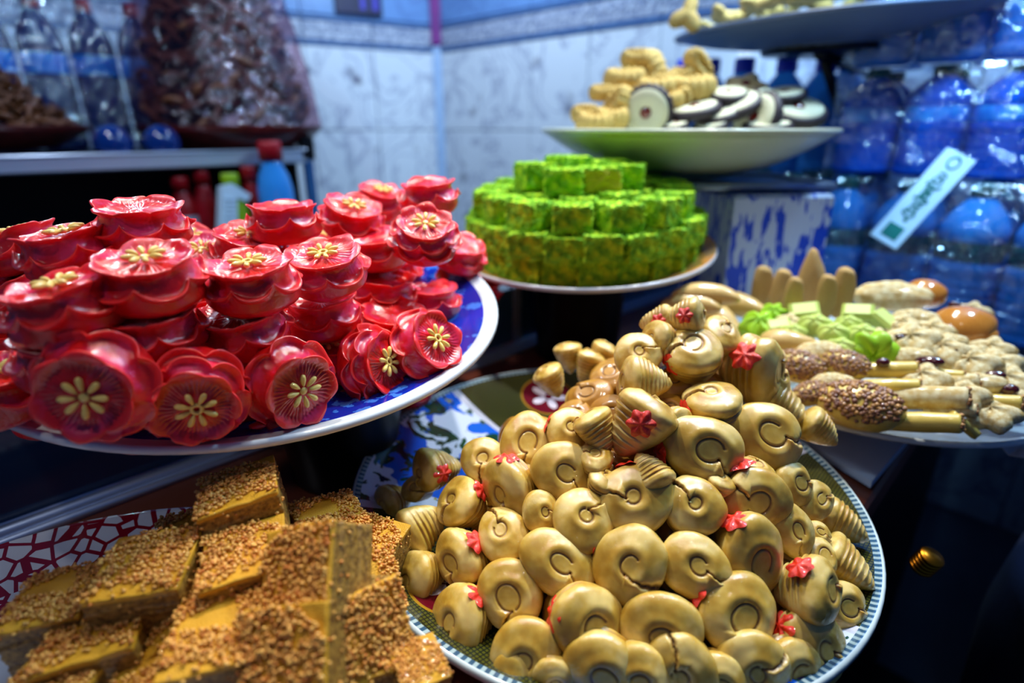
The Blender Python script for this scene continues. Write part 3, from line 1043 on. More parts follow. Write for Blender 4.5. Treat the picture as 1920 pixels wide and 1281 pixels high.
for i, (u, v, wd, ori, var, fl) in enumerate(REDS):
    Dm = 0.054
    t = Dm / 2.1 * 2 * FPX / wd
    if i >= NV:
        t *= 1.05
    pos = P(u, v, t)
    R = Dm / 2.1
    if ori[0] == 'U':
        N_ = Vector((ori[1], -ori[2], 1)) + Vector((RED_C[0] * 0, 0, 0))
        a = random.Random(i).uniform(0, 6.28)
        rot = basis(N_, Vector((math.cos(a), math.sin(a), 0)))
    else:
        rot = orient(pos, ori[1], ori[2], (i * 37) % 360)
    rr, kk = RD_RANK[i]
    how = 'facing forward' if ori[0] == 'C' else ('lying flat' if ori[2] < 0.2 else 'tilted')
    fd = ' with yellow flower' if fl else ''
    lab = 'red ruffled pastry %s%s, %s from left in row %s' % (how, fd, ORD[kk], ORD[rr])
    o = obj('flower_pastry', FP[var], None, T(pos, rot, R), label=lab, cat='pastry', group='red flower pastries on the blue and white plate')
    if fl:
        zt = FPH[var] - 0.525 + 0.07
        c = obj('flower_topping', CORE if i % 3 else CORE_D, o, T((0.02, 0.01, zt), rz(i * 29), 0.30), label='pale yellow dough flower')
        c.scale.z = 0.34
        for q in range(8):
            a = 2 * math.pi * q / 8
            obj('petal', PET, c, T((0.36 * math.cos(a), 0.36 * math.sin(a), 0.04), rz(math.degrees(a) + (q * 37 % 11 - 5)) @ ry(-6), (1.0, 1.0, 1.35)))
# lower hidden layer that carries the pile
rnd = random.Random(9)
for i in range(26):
    a = i * 2.39996
    r = 0.145 * math.sqrt((i + .5) / 26)
    x, y = RED_C[0] + r * math.cos(a), RED_C[1] + 0.01 + r * math.sin(a)
    z = RED_C[2] - 0.004 - (x - RED_C[0]) * 0.072 + (y - RED_C[1]) * 0.135
    o = obj('flower_pastry', FP[i % 2], None, T(L(x, y, z), rz(rnd.uniform(0, 360)), 0.0255), label='red ruffled pastry in the shaded bottom layer of the red pile', cat='pastry', group='bottom layer of the red pastries')
for (u, v, t, lab) in ((486, 797, 0.325, 'small red dough crumb lying by the front rim of the red platter'), (842, 690, 0.40, 'small red dough scrap lying on the right rim of the red platter')):
    b_, f_ = ico()
    obj('dough_crumb', mesh('crumb', [(x * 0.006 * (1 + 0.4 * nz((x, y, z), 2)), y * 0.004, z * 0.0024) for x, y, z in b_], f_, M_RED), None, T(P(u, v, t), rz(30)), label=lab, cat='crumb')


# ------------------------------------------------------------------ green coated squares
def cube_surface(nx, ny, nz_, sx, sy, sz):
    """six gridded faces of a box, verts shared by position"""
    idx, V, Fc = {}, [], []
    def vid(p):
        k = tuple(round(c, 6) for c in p)
        if k not in idx:
            idx[k] = len(V)
            V.append(p)
        return idx[k]
    def face(f, a, b):
        for i in range(a):
            for j in range(b):
                q = [vid(f(i / a, j / b)), vid(f((i + 1) / a, j / b)), vid(f((i + 1) / a, (j + 1) / b)), vid(f(i / a, (j + 1) / b))]
                Fc.append(tuple(q))
    X, Y, Z = sx / 2, sy / 2, sz / 2
    m_ = lambda q, A: -A + 2 * A * q
    face(lambda a, b: (m_(a, X), m_(b, Y), Z), nx, ny)
    face(lambda a, b: (m_(b, X), m_(a, Y), -Z), ny, nx)
    face(lambda a, b: (m_(a, X), -Y, m_(b, Z)), nx, nz_)
    face(lambda a, b: (m_(b, X), Y, m_(a, Z)), nz_, nx)
    face(lambda a, b: (X, m_(a, Y), m_(b, Z)), ny, nz_)
    face(lambda a, b: (-X, m_(b, Y), m_(a, Z)), nz_, ny)
    return V, Fc


def green_mesh(seed, bare=0.0):
    rnd = random.Random(seed)
    V, Fc = cube_surface(20, 20, 14, 1, 1, 0.68)
    mb = MB()
    V2 = []
    for v in V:
        v = Vector(v)
        e = sum(1 for c, h in zip(v, (0.5, 0.5, 0.34)) if abs(abs(c) - h) < 1e-4)
        n = nz(v, 5, seed * 3) * 0.09 + nz(v, 13, seed) * 0.06
        v = v * (1 + n) * (0.97 if e == 2 else (0.94 if e == 3 else 1))
        V2.append(v)
    mb.add(V2, Fc)
    attr = [1.0 if (bare and v[1] < -0.44 and v[2] < 0.28) else 0.0 for v in V2]
    for i in range(420):
        f = rnd.randrange(6)
        p = [rnd.uniform(-.5, .5), rnd.uniform(-.5, .5), rnd.uniform(-.34, .34)]
        ax = f // 2
        p[ax] = (0.5, 0.5, 0.34)[ax] * (1 if f % 2 else -1) * 1.0
        if bare and ax == 1 and p[1] < 0:
            continue
        R_ = Matrix.Rotation(rnd.uniform(0, 6.28), 3, Vector((rnd.uniform(-1, 1), rnd.uniform(-1, 1), rnd.uniform(-1, 1))))
        mb.box((0, 0, 0), (rnd.uniform(0.05, 0.13), rnd.uniform(0.025, 0.05), 0.02), T(p, R_))
    attr += [0.0] * (len(mb.V) - len(V2))
    return mesh('coated_square', mb.V, mb.F, M_GREEN, False, {'core': attr})


GM = [green_mesh(1), green_mesh(2), green_mesh(3), green_mesh(4, 1.0)]
gi = []
rnd = random.Random(3)


def gplane(x, y):
    return 0.035 * (x - GR_C[0]) + 0.10 * (y - GR_C[1]) * 0.6


def gring(layer, z, R_, n, a0, a1, S=0.0395, jit=13):
    for i in range(n):
        a = math.radians(a0 + (a1 - a0) * (i + 0.5) / n)
        x, y = GR_C[0] + R_ * math.cos(a), GR_C[1] + R_ * math.sin(a)
        rj = rnd.uniform(-.005, .004)
        x, y = x + rj * math.cos(a), y + rj * math.sin(a)
        gi.append((x, y, z + gplane(x, y) + rnd.uniform(-.002, .002), math.degrees(a) + 90 + rnd.uniform(-jit, jit), S, layer))


gring('bottom', -0.139, 0.118, 13, -200, 20)
gring('second', -0.111, 0.122, 13, -198, 22)
gring('third', -0.082, 0.112, 15, -90, 270)
gring('third', -0.082, 0.066, 9, -80, 280)
gring('third', -0.083, 0.018, 3, -80, 280)
gring('bottom', -0.139, 0.070, 8, -190, 10)
gring('second', -0.111, 0.075, 8, -190, 10)
for dx, dy, r_, b in ((-0.058, -0.010, 20, 0), (-0.028, -0.045, -8, 0), (0.012, -0.035, 6, 1), (0.046, -0.018, -14, 0), (-0.02, 0.0, 30, 0), (0.028, 0.015, 12, 0), (-0.015, 0.04, 0, 0)):
    gi.append((GR_C[0] + dx, GR_C[1] + dy, -0.054 + 0.1 * dy + (0.006 if dx == -0.02 else 0), r_, 0.042, 'top' + ('bare' if b else '')))
proj = []
for (x, y, z, r_, S, ly) in gi:
    d = Vector((x, y, z))
    t = d.dot(FW)
    proj.append((960 + FPX * x / t, 640.5 - FPX * d.dot(UP) / t))
for ly0 in ('top', 'third', 'second', 'bottom'):
    ids = [i for i, g in enumerate(gi) if g[5].startswith(ly0)]
    rk = rank([proj[i] for i in ids], 16)
    nrow = max(r for r, k in rk)
    for i, (rr, kk) in zip(ids, rk):
        x, y, z, r_, S, ly = gi[i]
        bare = ly.endswith('bare')
        fr = nrow - rr + 1
        lab = 'green coconut-coated square in the %s layer, %s from left, %s row from the front' % (ly0, ORD[kk], ORD[fr])
        if bare:
            lab = 'green coated square on top with a bare yellow cut side'
        obj('coated_square', GM[3 if bare else i % 3], None, T(L(x, y, z), rz(r_), (S, S, 0.041)), label=lab, cat='sweet', group='green coated squares stacked on the orange plate')


# ------------------------------------------------------------------ layered cake squares with nut crumb
def cake_mesh(seed):
    V, Fc = cube_surface(30, 30, 30, 1, 1, 0.72)
    V2, syr = [], []
    for v in V:
        v = Vector(v)
        side = max(abs(v.x), abs(v.y)) > 0.499
        k = 1.0
        if side and abs(v.z) < 0.33:
            lay = nz(Vector((v.x * 1.2, v.y * 1.2, v.z * 30 + 0.6 * math.sin(v.x * 5 + v.y * 4))), 1.0, seed)
            fine = nz(v, 22, seed)
            k = 1 + 0.045 * lay + 0.018 * fine - 0.015
            v.x *= k
            v.y *= k
        elif v.z > 0.3:
            v.z += 0.02 * nz(v, 6, seed)
            if side:
                v.x *= 0.985
                v.y *= 0.985
        v.x += 0.05 * v.z * math.sin(seed)
        v.y += 0.04 * nz(v, 1.2, seed)
        V2.append(v)
        syr.append(1.0 if v.z > 0.30 else 0.0)
    return mesh('cake_square', V2, Fc, M_CAKE, True, {'syrup': syr})


def crumb_mesh(seed, n=820, side=30):
    rnd = random.Random(seed)
    b_, f_ = ico()
    V, Fc, tone = [], [], []
    for i in range(n + side):
        if i < n:
            x, y = rnd.uniform(-.51, .51), rnd.uniform(-.51, .51)
            if nz((x, y, 0), 3.0, seed * 4) < -0.42 or (y < -0.40 + 0.10 * math.sin(x * 6 + seed) and rnd.random() < 0.9):
                continue
            z = 0.37 + rnd.uniform(0, 0.035)
        else:
            x, y, z = rnd.uniform(-.5, .5), rnd.uniform(-.5, .5), rnd.uniform(0.05, 0.34)
            if rnd.random() < 0.5:
                x = 0.51 * (1 if rnd.random() < .5 else -1)
            else:
                y = 0.51 * (1 if rnd.random() < .5 else -1)
        s = rnd.uniform(0.012, 0.030)
        tn = rnd.random() ** 1.5
        sq = (rnd.uniform(.8, 1.4), rnd.uniform(.8, 1.3), rnd.uniform(.7, 1.1))
        k = len(V)
        for vx in b_:
            V.append((x + vx[0] * s * sq[0], y + vx[1] * s * sq[1], z + vx[2] * s * sq[2]))
            tone.append(tn)
        Fc += [tuple(q + k for q in f) for f in f_]
    return mesh('nut_crumbs', V, Fc, M_CRUMB, True, {'tone': tone})


CK = [cake_mesh(1), cake_mesh(2), cake_mesh(3)]
CR = [crumb_mesh(1), crumb_mesh(2), crumb_mesh(3)]
# (u, v, t, size, axis (x right, y away, z up), roll of x in plan, label)
CAKES = [
 (460,950,0.318,0.042,(-0.30,-0.32,1),24,'crumbed yellow cake square perched at the very top of the cake pile'),
 (290,1095,0.285,0.044,(-0.10,-0.55,1),10,'crumbed cake square at middle left, its side dripping over a lower one'),
 (372,1030,0.33,0.040,(0.05,-0.3,1),25,'crumbed cake square wedged behind the middle left one'),
 (470,1072,0.288,0.041,(-0.15,-0.50,1),22,'crumbed cake square in the centre just below the top one'),
 (596,1075,0.266,0.042,(-0.55,-0.75,0.75),6,'brightly lit crumbed cake square turned to the right with flaky side'),
 (618,1002,0.345,0.040,(0.25,-0.15,1),35,'crumbed cake square behind, at the right shoulder of the pile'),
 (690,1042,0.345,0.040,(0.1,-0.35,1),-18,'crumbed cake square at the far right edge of the cake pile'),
 (540,1010,0.36,0.036,(0.3,0.1,1),40,'cake square hidden behind the top one, its side showing'),
 (122,1155,0.285,0.040,(-0.2,-0.3,1),12,'dark shaded cake square lying alone at the far left of the plate'),
 (205,1212,0.274,0.044,(-0.25,-0.5,1),16,'crumbed cake square at lower left under the middle left one'),
 (352,1165,0.285,0.040,(-0.5,-0.35,0.9),34,'crumbed cake square standing on edge at the centre of the pile'),
 (425,1222,0.258,0.043,(-0.15,-0.75,1),12,'blurred crumbed cake square at the bottom centre nearest the lens'),
 (566,1232,0.248,0.044,(-0.35,-0.85,0.8),8,'blurred crumbed cake square at the bottom right with a syrup-yellow corner'),
 (668,1185,0.265,0.040,(0.7,-0.55,0.5),30,'flaky cake square leaning on the right flank of the pile'),
 (672,1110,0.305,0.038,(0.6,-0.35,0.8),25,'flaky cake square behind the right flank of the pile'),
 (780,1262,0.262,0.024,(0.4,-0.5,0.8),30,'small flaky cake corner lying beside the right rim of the red-celled plate'),
 (140,1290,0.262,0.042,(-0.2,-0.6,1),-12,'crumbed cake square at the bottom left corner of the pile'),
 (320,1285,0.262,0.040,(-0.4,-0.5,1),30,'crumbed cake square at the bottom edge left of centre'),
 (450,1160,0.305,0.036,(0,-0.2,1),15,'cake square buried under the centre of the pile'),
 (650,1245,0.268,0.040,(0.2,-0.4,1),20,'cake square at the bottom right behind the blurred one'),
]
for i, (u, v, t, S, ax, ro, lab) in enumerate(CAKES):
    if i not in (4, 10, 12, 13, 14):
        ax = (ax[0] * 0.5, ax[1] * 0.15, ax[2])
    S *= 0.96
    N_ = Vector(ax).normalized()
    X_ = Vector((math.cos(math.radians(ro)), math.sin(math.radians(ro)), 0))
    o = obj('cake_square', CK[i % 3], None, T(P(u, v, t), basis(N_, X_), S), label=lab, cat='cake', group='nut-crusted cake squares piled on the red-celled plate')
    obj('nut_crumb_topping', CR[i % 3], o, T((0, 0, 0)), label='coarse toasted nut crumbs', kind='stuff')

# ------------------------------------------------------------------ simple sweet shapes
def blob(name, m, sx, sy, sz, fn=None, nr=22, nt=32, seed=0, amp=0.06, fr=1.6, attr=None, smooth=True):
    b_, f_ = uv_ball(nr, nt)
    V, A = [], []
    for p in b_:
        p = Vector(p)
        k = 1 + amp * nz(p, fr, seed * 3.1)
        q = Vector((p.x * sx * k, p.y * sy * k, p.z * sz * k))
        a = 0.0
        if fn:
            r_ = fn(p, q)
            q, a = r_ if isinstance(r_, tuple) else (r_, 0.0)
        V.append(q)
        A.append(a)
    return mesh(name, V, f_, m, smooth, {attr: A} if attr else None)


M_COOK = mat('golden_butter_cookie', (196, 158, 76), (226, 196, 116), 60, 0.7, 0.0, bump=0.3, bscale=200)
M_COOKT = mat('pale_jam_cookie', (206, 204, 168), (222, 218, 190), 60, 0.65, bump=0.3, bscale=200)
M_CHOC = mat('chocolate_cookie_edge', (34, 26, 36), (46, 34, 40), 60, 0.55)
M_JAM = mat('red_brown_jam', (120, 34, 18), (96, 22, 14), 30, 0.2, 0.6)
M_BISC = mat('baked_biscuit', (188, 146, 84), (214, 180, 116), 60, 0.7, bump=0.4, bscale=220, c3=(202, 162, 98))
M_TAN = mat('tan_glazed_pastry', (196, 156, 84), (214, 180, 110), 40, 0.4, 0.4)
M_CREAM = mat('cream_almond_pastry', (204, 168, 96), (234, 220, 176), 5, 0.5, 0.1, bump=0.4, bscale=200)
M_YEL = mat('yellow_glazed_pastry', (206, 172, 70), (222, 194, 100), 50, 0.35, 0.4)
M_LIME = mat('lime_green_marzipan', (120, 190, 14), (176, 206, 30), 60, 0.5, 0.2)
M_PALEG = mat('pale_green_marzipan', (176, 194, 84), (196, 208, 112), 60, 0.5, 0.2)
M_NUT = mat('chopped_nut_crust', (110, 66, 44), (150, 98, 60), 120, 0.4, 0.4, c3=(96, 52, 48), attr='tone', attr_col=(196, 140, 70))
M_ORBR = mat('orange_brown_glaze', (184, 112, 36), (200, 134, 54), 30, 0.18, 0.8)
M_DATE = mat('glossy_date', (74, 18, 20), (60, 12, 18), 40, 0.15, 0.7)
M_PAPER = mat('white_paper_lace', (206, 212, 226), (196, 204, 220), 30, 0.7)

# ring cookie with ribs
def ribbed_mesh(seed):
    V = []
    n1, n2 = 54, 14
    for i in range(n1):
        a = 2 * math.pi * i / n1
        for j in range(n2):
            b = 2 * math.pi * j / n2
            rr = 0.34 * (1 + 0.15 * math.sin(a * 15))
            x = math.cos(a) * (0.78 + rr * math.cos(b))
            y = math.sin(a) * (0.36 + rr * math.cos(b))
            V.append((x * 0.9, y * 0.9, rr * math.sin(b) * 1.5))
    Fc = []
    for i in range(n1):
        for j in range(n2):
            Fc.append((i * n2 + j, ((i + 1) % n1) * n2 + j, ((i + 1) % n1) * n2 + (j + 1) % n2, i * n2 + (j + 1) % n2))
    return mesh('ribbed_cookie', V, Fc, M_COOK)


RIB = ribbed_mesh(1)
# (u, v, width px, phi, a, roll)
COOKIES = [(1193,110,52,90,60,10),(1226,131,64,200,50,-60),(1309,124,62,20,40,-40),(1277,140,40,90,60,0),(1171,152,70,90,76,4),(1226,169,74,90,78,2),
 (1297,168,78,90,78,0),(1129,174,44,90,60,0),(1156,198,66,150,55,45),(1098,214,50,90,50,0),(1117,232,66,90,76,15),(1280,190,46,0,20,90),(1240,150,50,90,70,10),(1180,180,60,90,70,0),(1250,190,60,90,75,0),(1145,222,60,90,78,-10)]
rk = rank([(c[0], c[1]) for c in COOKIES], 18)
for i, (u, v, wd, phi, a, roll) in enumerate(COOKIES):
    t = 0.80 - 0.04 * (v - 100) / 130
    pos = P(u, v, t)
    R = wd * t / FPX / 2 * 1.12
    obj('ribbed_cookie', RIB, None, T(pos, orient(pos, phi, a, roll), R), label='golden ribbed cookie on the deep cream plate, %s from left in cookie row %s' % (ORD[rk[i][1]], ORD[rk[i][0]]),
        cat='cookie', group='ribbed cookies on the deep cream plate')

jb = [(0.0005, -0.28), (0.88, -0.28), (1.0, -0.20), (1.03, -0.04), (0.96, 0.09), (0.85, 0.12)]
jv = lathe_v([(r, z) for r, z in jb], 48)
jv = [(x * (1 + 0.035 * math.cos(24 * math.atan2(y, x))), y * (1 + 0.035 * math.cos(24 * math.atan2(y, x))), z) for x, y, z in jv]
JBASE = mesh('jam_cookie', jv, grid(6, 48), M_CHOC)
JTOP = lathe('cookie_top', [(0.86, 0.11), (0.84, 0.15), (0.6, 0.17), (0.25, 0.17), (0.22, 0.14), (0.0005, 0.14)], M_COOKT, 40)
JJAM = lathe('jam_centre', [(0.22, 0.14), (0.18, 0.19), (0.0005, 0.21)], M_JAM, 20)
JAMS = [(1212,211,88,200,12,0,'large pale round cookie facing forward at the plate centre'),(1303,205,84,100,78,-20,'dark-edged round cookie seen on edge beside the pale facing one'),
 (1380,197,84,110,68,-18,'tilted pale-topped cookie right of the plate centre'),(1416,222,92,150,45,0,'pale jam cookie facing forward near the right front rim'),
 (1366,176,66,90,74,0,'dark-edged cookie behind the tilted pale-topped one'),(1471,176,68,95,74,0,'pale cookie seen on edge at the back right of the plate'),
 (1495,206,96,80,66,12,'dark jam cookie at the far right rim of the cream plate'),(1333,232,60,100,70,0,'dark-edged cookie low at the front rim'),
 (1268,233,44,100,74,0,'small pale-green topped cookie at the front rim'),(1450,196,80,60,62,10,'dark-edged cookie between the facing jam cookie and the right rim'),
 (1345,215,70,100,74,0,'dark-edged cookie under the tilted pale-topped one'),(1440,235,80,90,80,0,'round cookie lying flat under the facing jam cookie')]
for (u, v, wd, phi, a, roll, lab) in JAMS:
    t = 0.80 - 0.05 * (v - 100) / 130
    pos = P(u, v, t)
    R = wd * t / FPX / 2 * 1.1
    o = obj('jam_cookie', JBASE, None, T(pos, orient(pos, phi, a, roll), R), label=lab, cat='cookie', group='round jam cookies on the deep cream plate')
    obj('cookie_top', JTOP, o, T((0, 0, 0)), label='pale scalloped top')
    obj('jam_centre', JJAM, o, T((0, 0, 0)), label='red-brown jam dot')
fl = MB()
pos = P(1397, 165, 0.80)
o = obj('flower_cookie', blob('flower_cookie', M_CREAM, 1, 1, 0.3, lambda p, q: Vector((q.x * (1 + 0.18 * math.cos(5 * math.atan2(p.y, p.x))), q.y * (1 + 0.18 * math.cos(5 * math.atan2(p.y, p.x))), q.z))), None,
        T(pos, orient(pos, 90, 55, 0), 0.028), label='pale yellow flower-shaped cookie on top of the dark-edged cookies', cat='cookie')
obj('jam_centre', JJAM, o, T((0, 0, 0.15)), label='red-brown jam dot')

# golden biscuits on the high grey plate
tri = blob('golden_biscuit', M_COOK, 1, 0.8, 0.45, lambda p, q: Vector((q.x * (1 + 0.35 * math.cos(3 * math.atan2(p.y, p.x))), q.y * (1 + 0.35 * math.cos(3 * math.atan2(p.y, p.x))), q.z)), seed=4)
rnd = random.Random(21)
bis = []
for i in range(46):
    r = 0.19 * math.sqrt((i + .5) / 46)
    a = i * 2.39996
    bis.append((TP_C[0] + r * math.cos(a), TP_C[1] + r * math.sin(a), TP_C[2] + 0.012 + 0.045 * (1 - r / 0.19) + 0.005 + 0.07 * r * math.cos(a)))
for (x, y, z), (r_, k_) in zip(bis, rank([(b[0] * 1000, -b[1] * 1000) for b in bis], 45)):
    obj('golden_biscuit', tri, None, T(L(x, y, z), rz(rnd.uniform(0, 360)) @ rx(rnd.uniform(-40, 40)), rnd.uniform(0.018, 0.024)),
        label='golden biscuit on the high grey plate, %s from left in row %s from the back' % (ORD[k_], ORD[r_]), cat='biscuit', group='golden biscuits on the high grey plate')
pos = P(1288, 30, 0.84)
obj('golden_biscuit', tri, None, T(pos, orient(pos, 90, 30, 80), 0.024), label='pointed golden biscuit standing up at the left rim of the high grey plate', cat='biscuit')

# ------------------------------------------------------------------ mixed plate
BISC = blob('sliced_biscuit', M_BISC, 0.42, 0.22, 1.0, lambda p, q: Vector((q.x / max(0.35, math.sqrt(1 - p.z * p.z)) ** 0.6, q.y / max(0.35, math.sqrt(1 - p.z * p.z)) ** 0.6, q.z * (1 - 0.12 * abs(p.z)))), seed=1, amp=0.14)
BISCP = blob('sliced_biscuit', M_BISC, 0.5, 0.3, 1.0, lambda p, q: Vector((q.x * (1 - 0.5 * max(0, p.z)), q.y, q.z)), seed=2, amp=0.1)
CRES = blob('tan_crescent', M_TAN, 1.0, 0.36, 0.36, lambda p, q: Vector((q.x, q.y - 0.25 * p.x * p.x, q.z)), seed=3)
DROP = blob('tan_drop', M_TAN, 1.0, 0.5, 0.45, lambda p, q: Vector((q.x, q.y * (1 - 0.45 * p.x), q.z * (1 - 0.45 * p.x))), seed=4)
ALM = blob('almond_oval', M_CREAM, 1.0, 0.48, 0.42, lambda p, q: q * (1 + 0.08 * abs(math.sin(p.x * 8) * math.cos(p.y * 7))), seed=5, amp=0.12)
BALL = blob('glazed_ball', M_ORBR, 1.0, 0.92, 0.72, seed=6, amp=0.07)
GFL = blob('green_marzipan_flower', M_LIME, 1, 1, 0.6, lambda p, q: q * (1 + 0.16 * math.sin(6 * math.atan2(p.y, p.x) + 3 * p.z)), seed=7)
PGF = blob('pale_green_sweet', M_PALEG, 1, 0.85, 0.7, lambda p, q: q * (1 + 0.08 * math.sin(5 * math.atan2(p.y, p.x) + 2 * p.z)), seed=8)
NUTO = blob('nut_topped_oval', M_YEL, 1.0, 0.68, 0.5, seed=9)
CFL = blob('cream_flower_pastry', M_CREAM, 1, 1, 0.55, lambda p, q: q * (1 + 0.11 * math.cos(5 * math.atan2(p.y, p.x)) + 0.05 * math.sin(9 * p.x + 7 * p.y)), seed=11, nt=40)
DATE = blob('date_piece', M_DATE, 0.5, 0.24, 0.2, seed=12)
YCUBE = MB().box((0, 0, 0), (1.7, 1.2, 1.1), b=0.2).mesh('green_yellow_square', M_PALEG)


def roll_mesh(m):
    prof = [(0.0005, -1.0), (0.24, -1.0), (0.30, -0.95), (0.31, -0.6), (0.33, 0.0), (0.32, 0.6), (0.31, 0.92), (0.29, 1.0), (0.0005, 1.0)]
    V = lathe_v(prof, 24)
    V = [(z, x * (1 + 0.1 * nz((x, y, z), 3)), y * (1 + 0.1 * nz((x, y, z), 3, 2))) for x, y, z in V]
    return mesh('finger_roll', V, grid(len(prof), 24), m)


ROLL = roll_mesh(M_YEL)
ROLLC = roll_mesh(M_CREAM)
def nut_pile(n, fx, seed):
    rnd = random.Random(seed)
    b_, f_ = ico()
    V, Fc, tn = [], [], []
    for i in range(n):
        p = fx(rnd)
        s = rnd.uniform(0.05, 0.085)
        k = len(V)
        t_ = rnd.random() ** 2
        for q in b_:
            V.append((p[0] + q[0] * s, p[1] + q[1] * s, p[2] + q[2] * s * 0.8))
            tn.append(t_)
        Fc += [tuple(a + k for a in f) for f in f_]
    return mesh('nut_crust', V, Fc, M_NUT, True, {'tone': tn})


def _cap(r):
    a = r.uniform(0, 6.28)
    q = math.sqrt(r.random()) * 0.94
    x, y = math.cos(a) * q, math.sin(a) * q * 0.66
    return (x, y, 0.5 * math.sqrt(max(0.02, 1 - q * q)) + 0.02)


def _end(r):
    a = r.uniform(0, 6.28)
    q = math.sqrt(r.random()) * 0.27
    return (1.0 + r.uniform(-.03, .03), math.cos(a) * q, math.sin(a) * q)


NCAP = nut_pile(330, _cap, 1)
NEND = nut_pile(46, _end, 2)
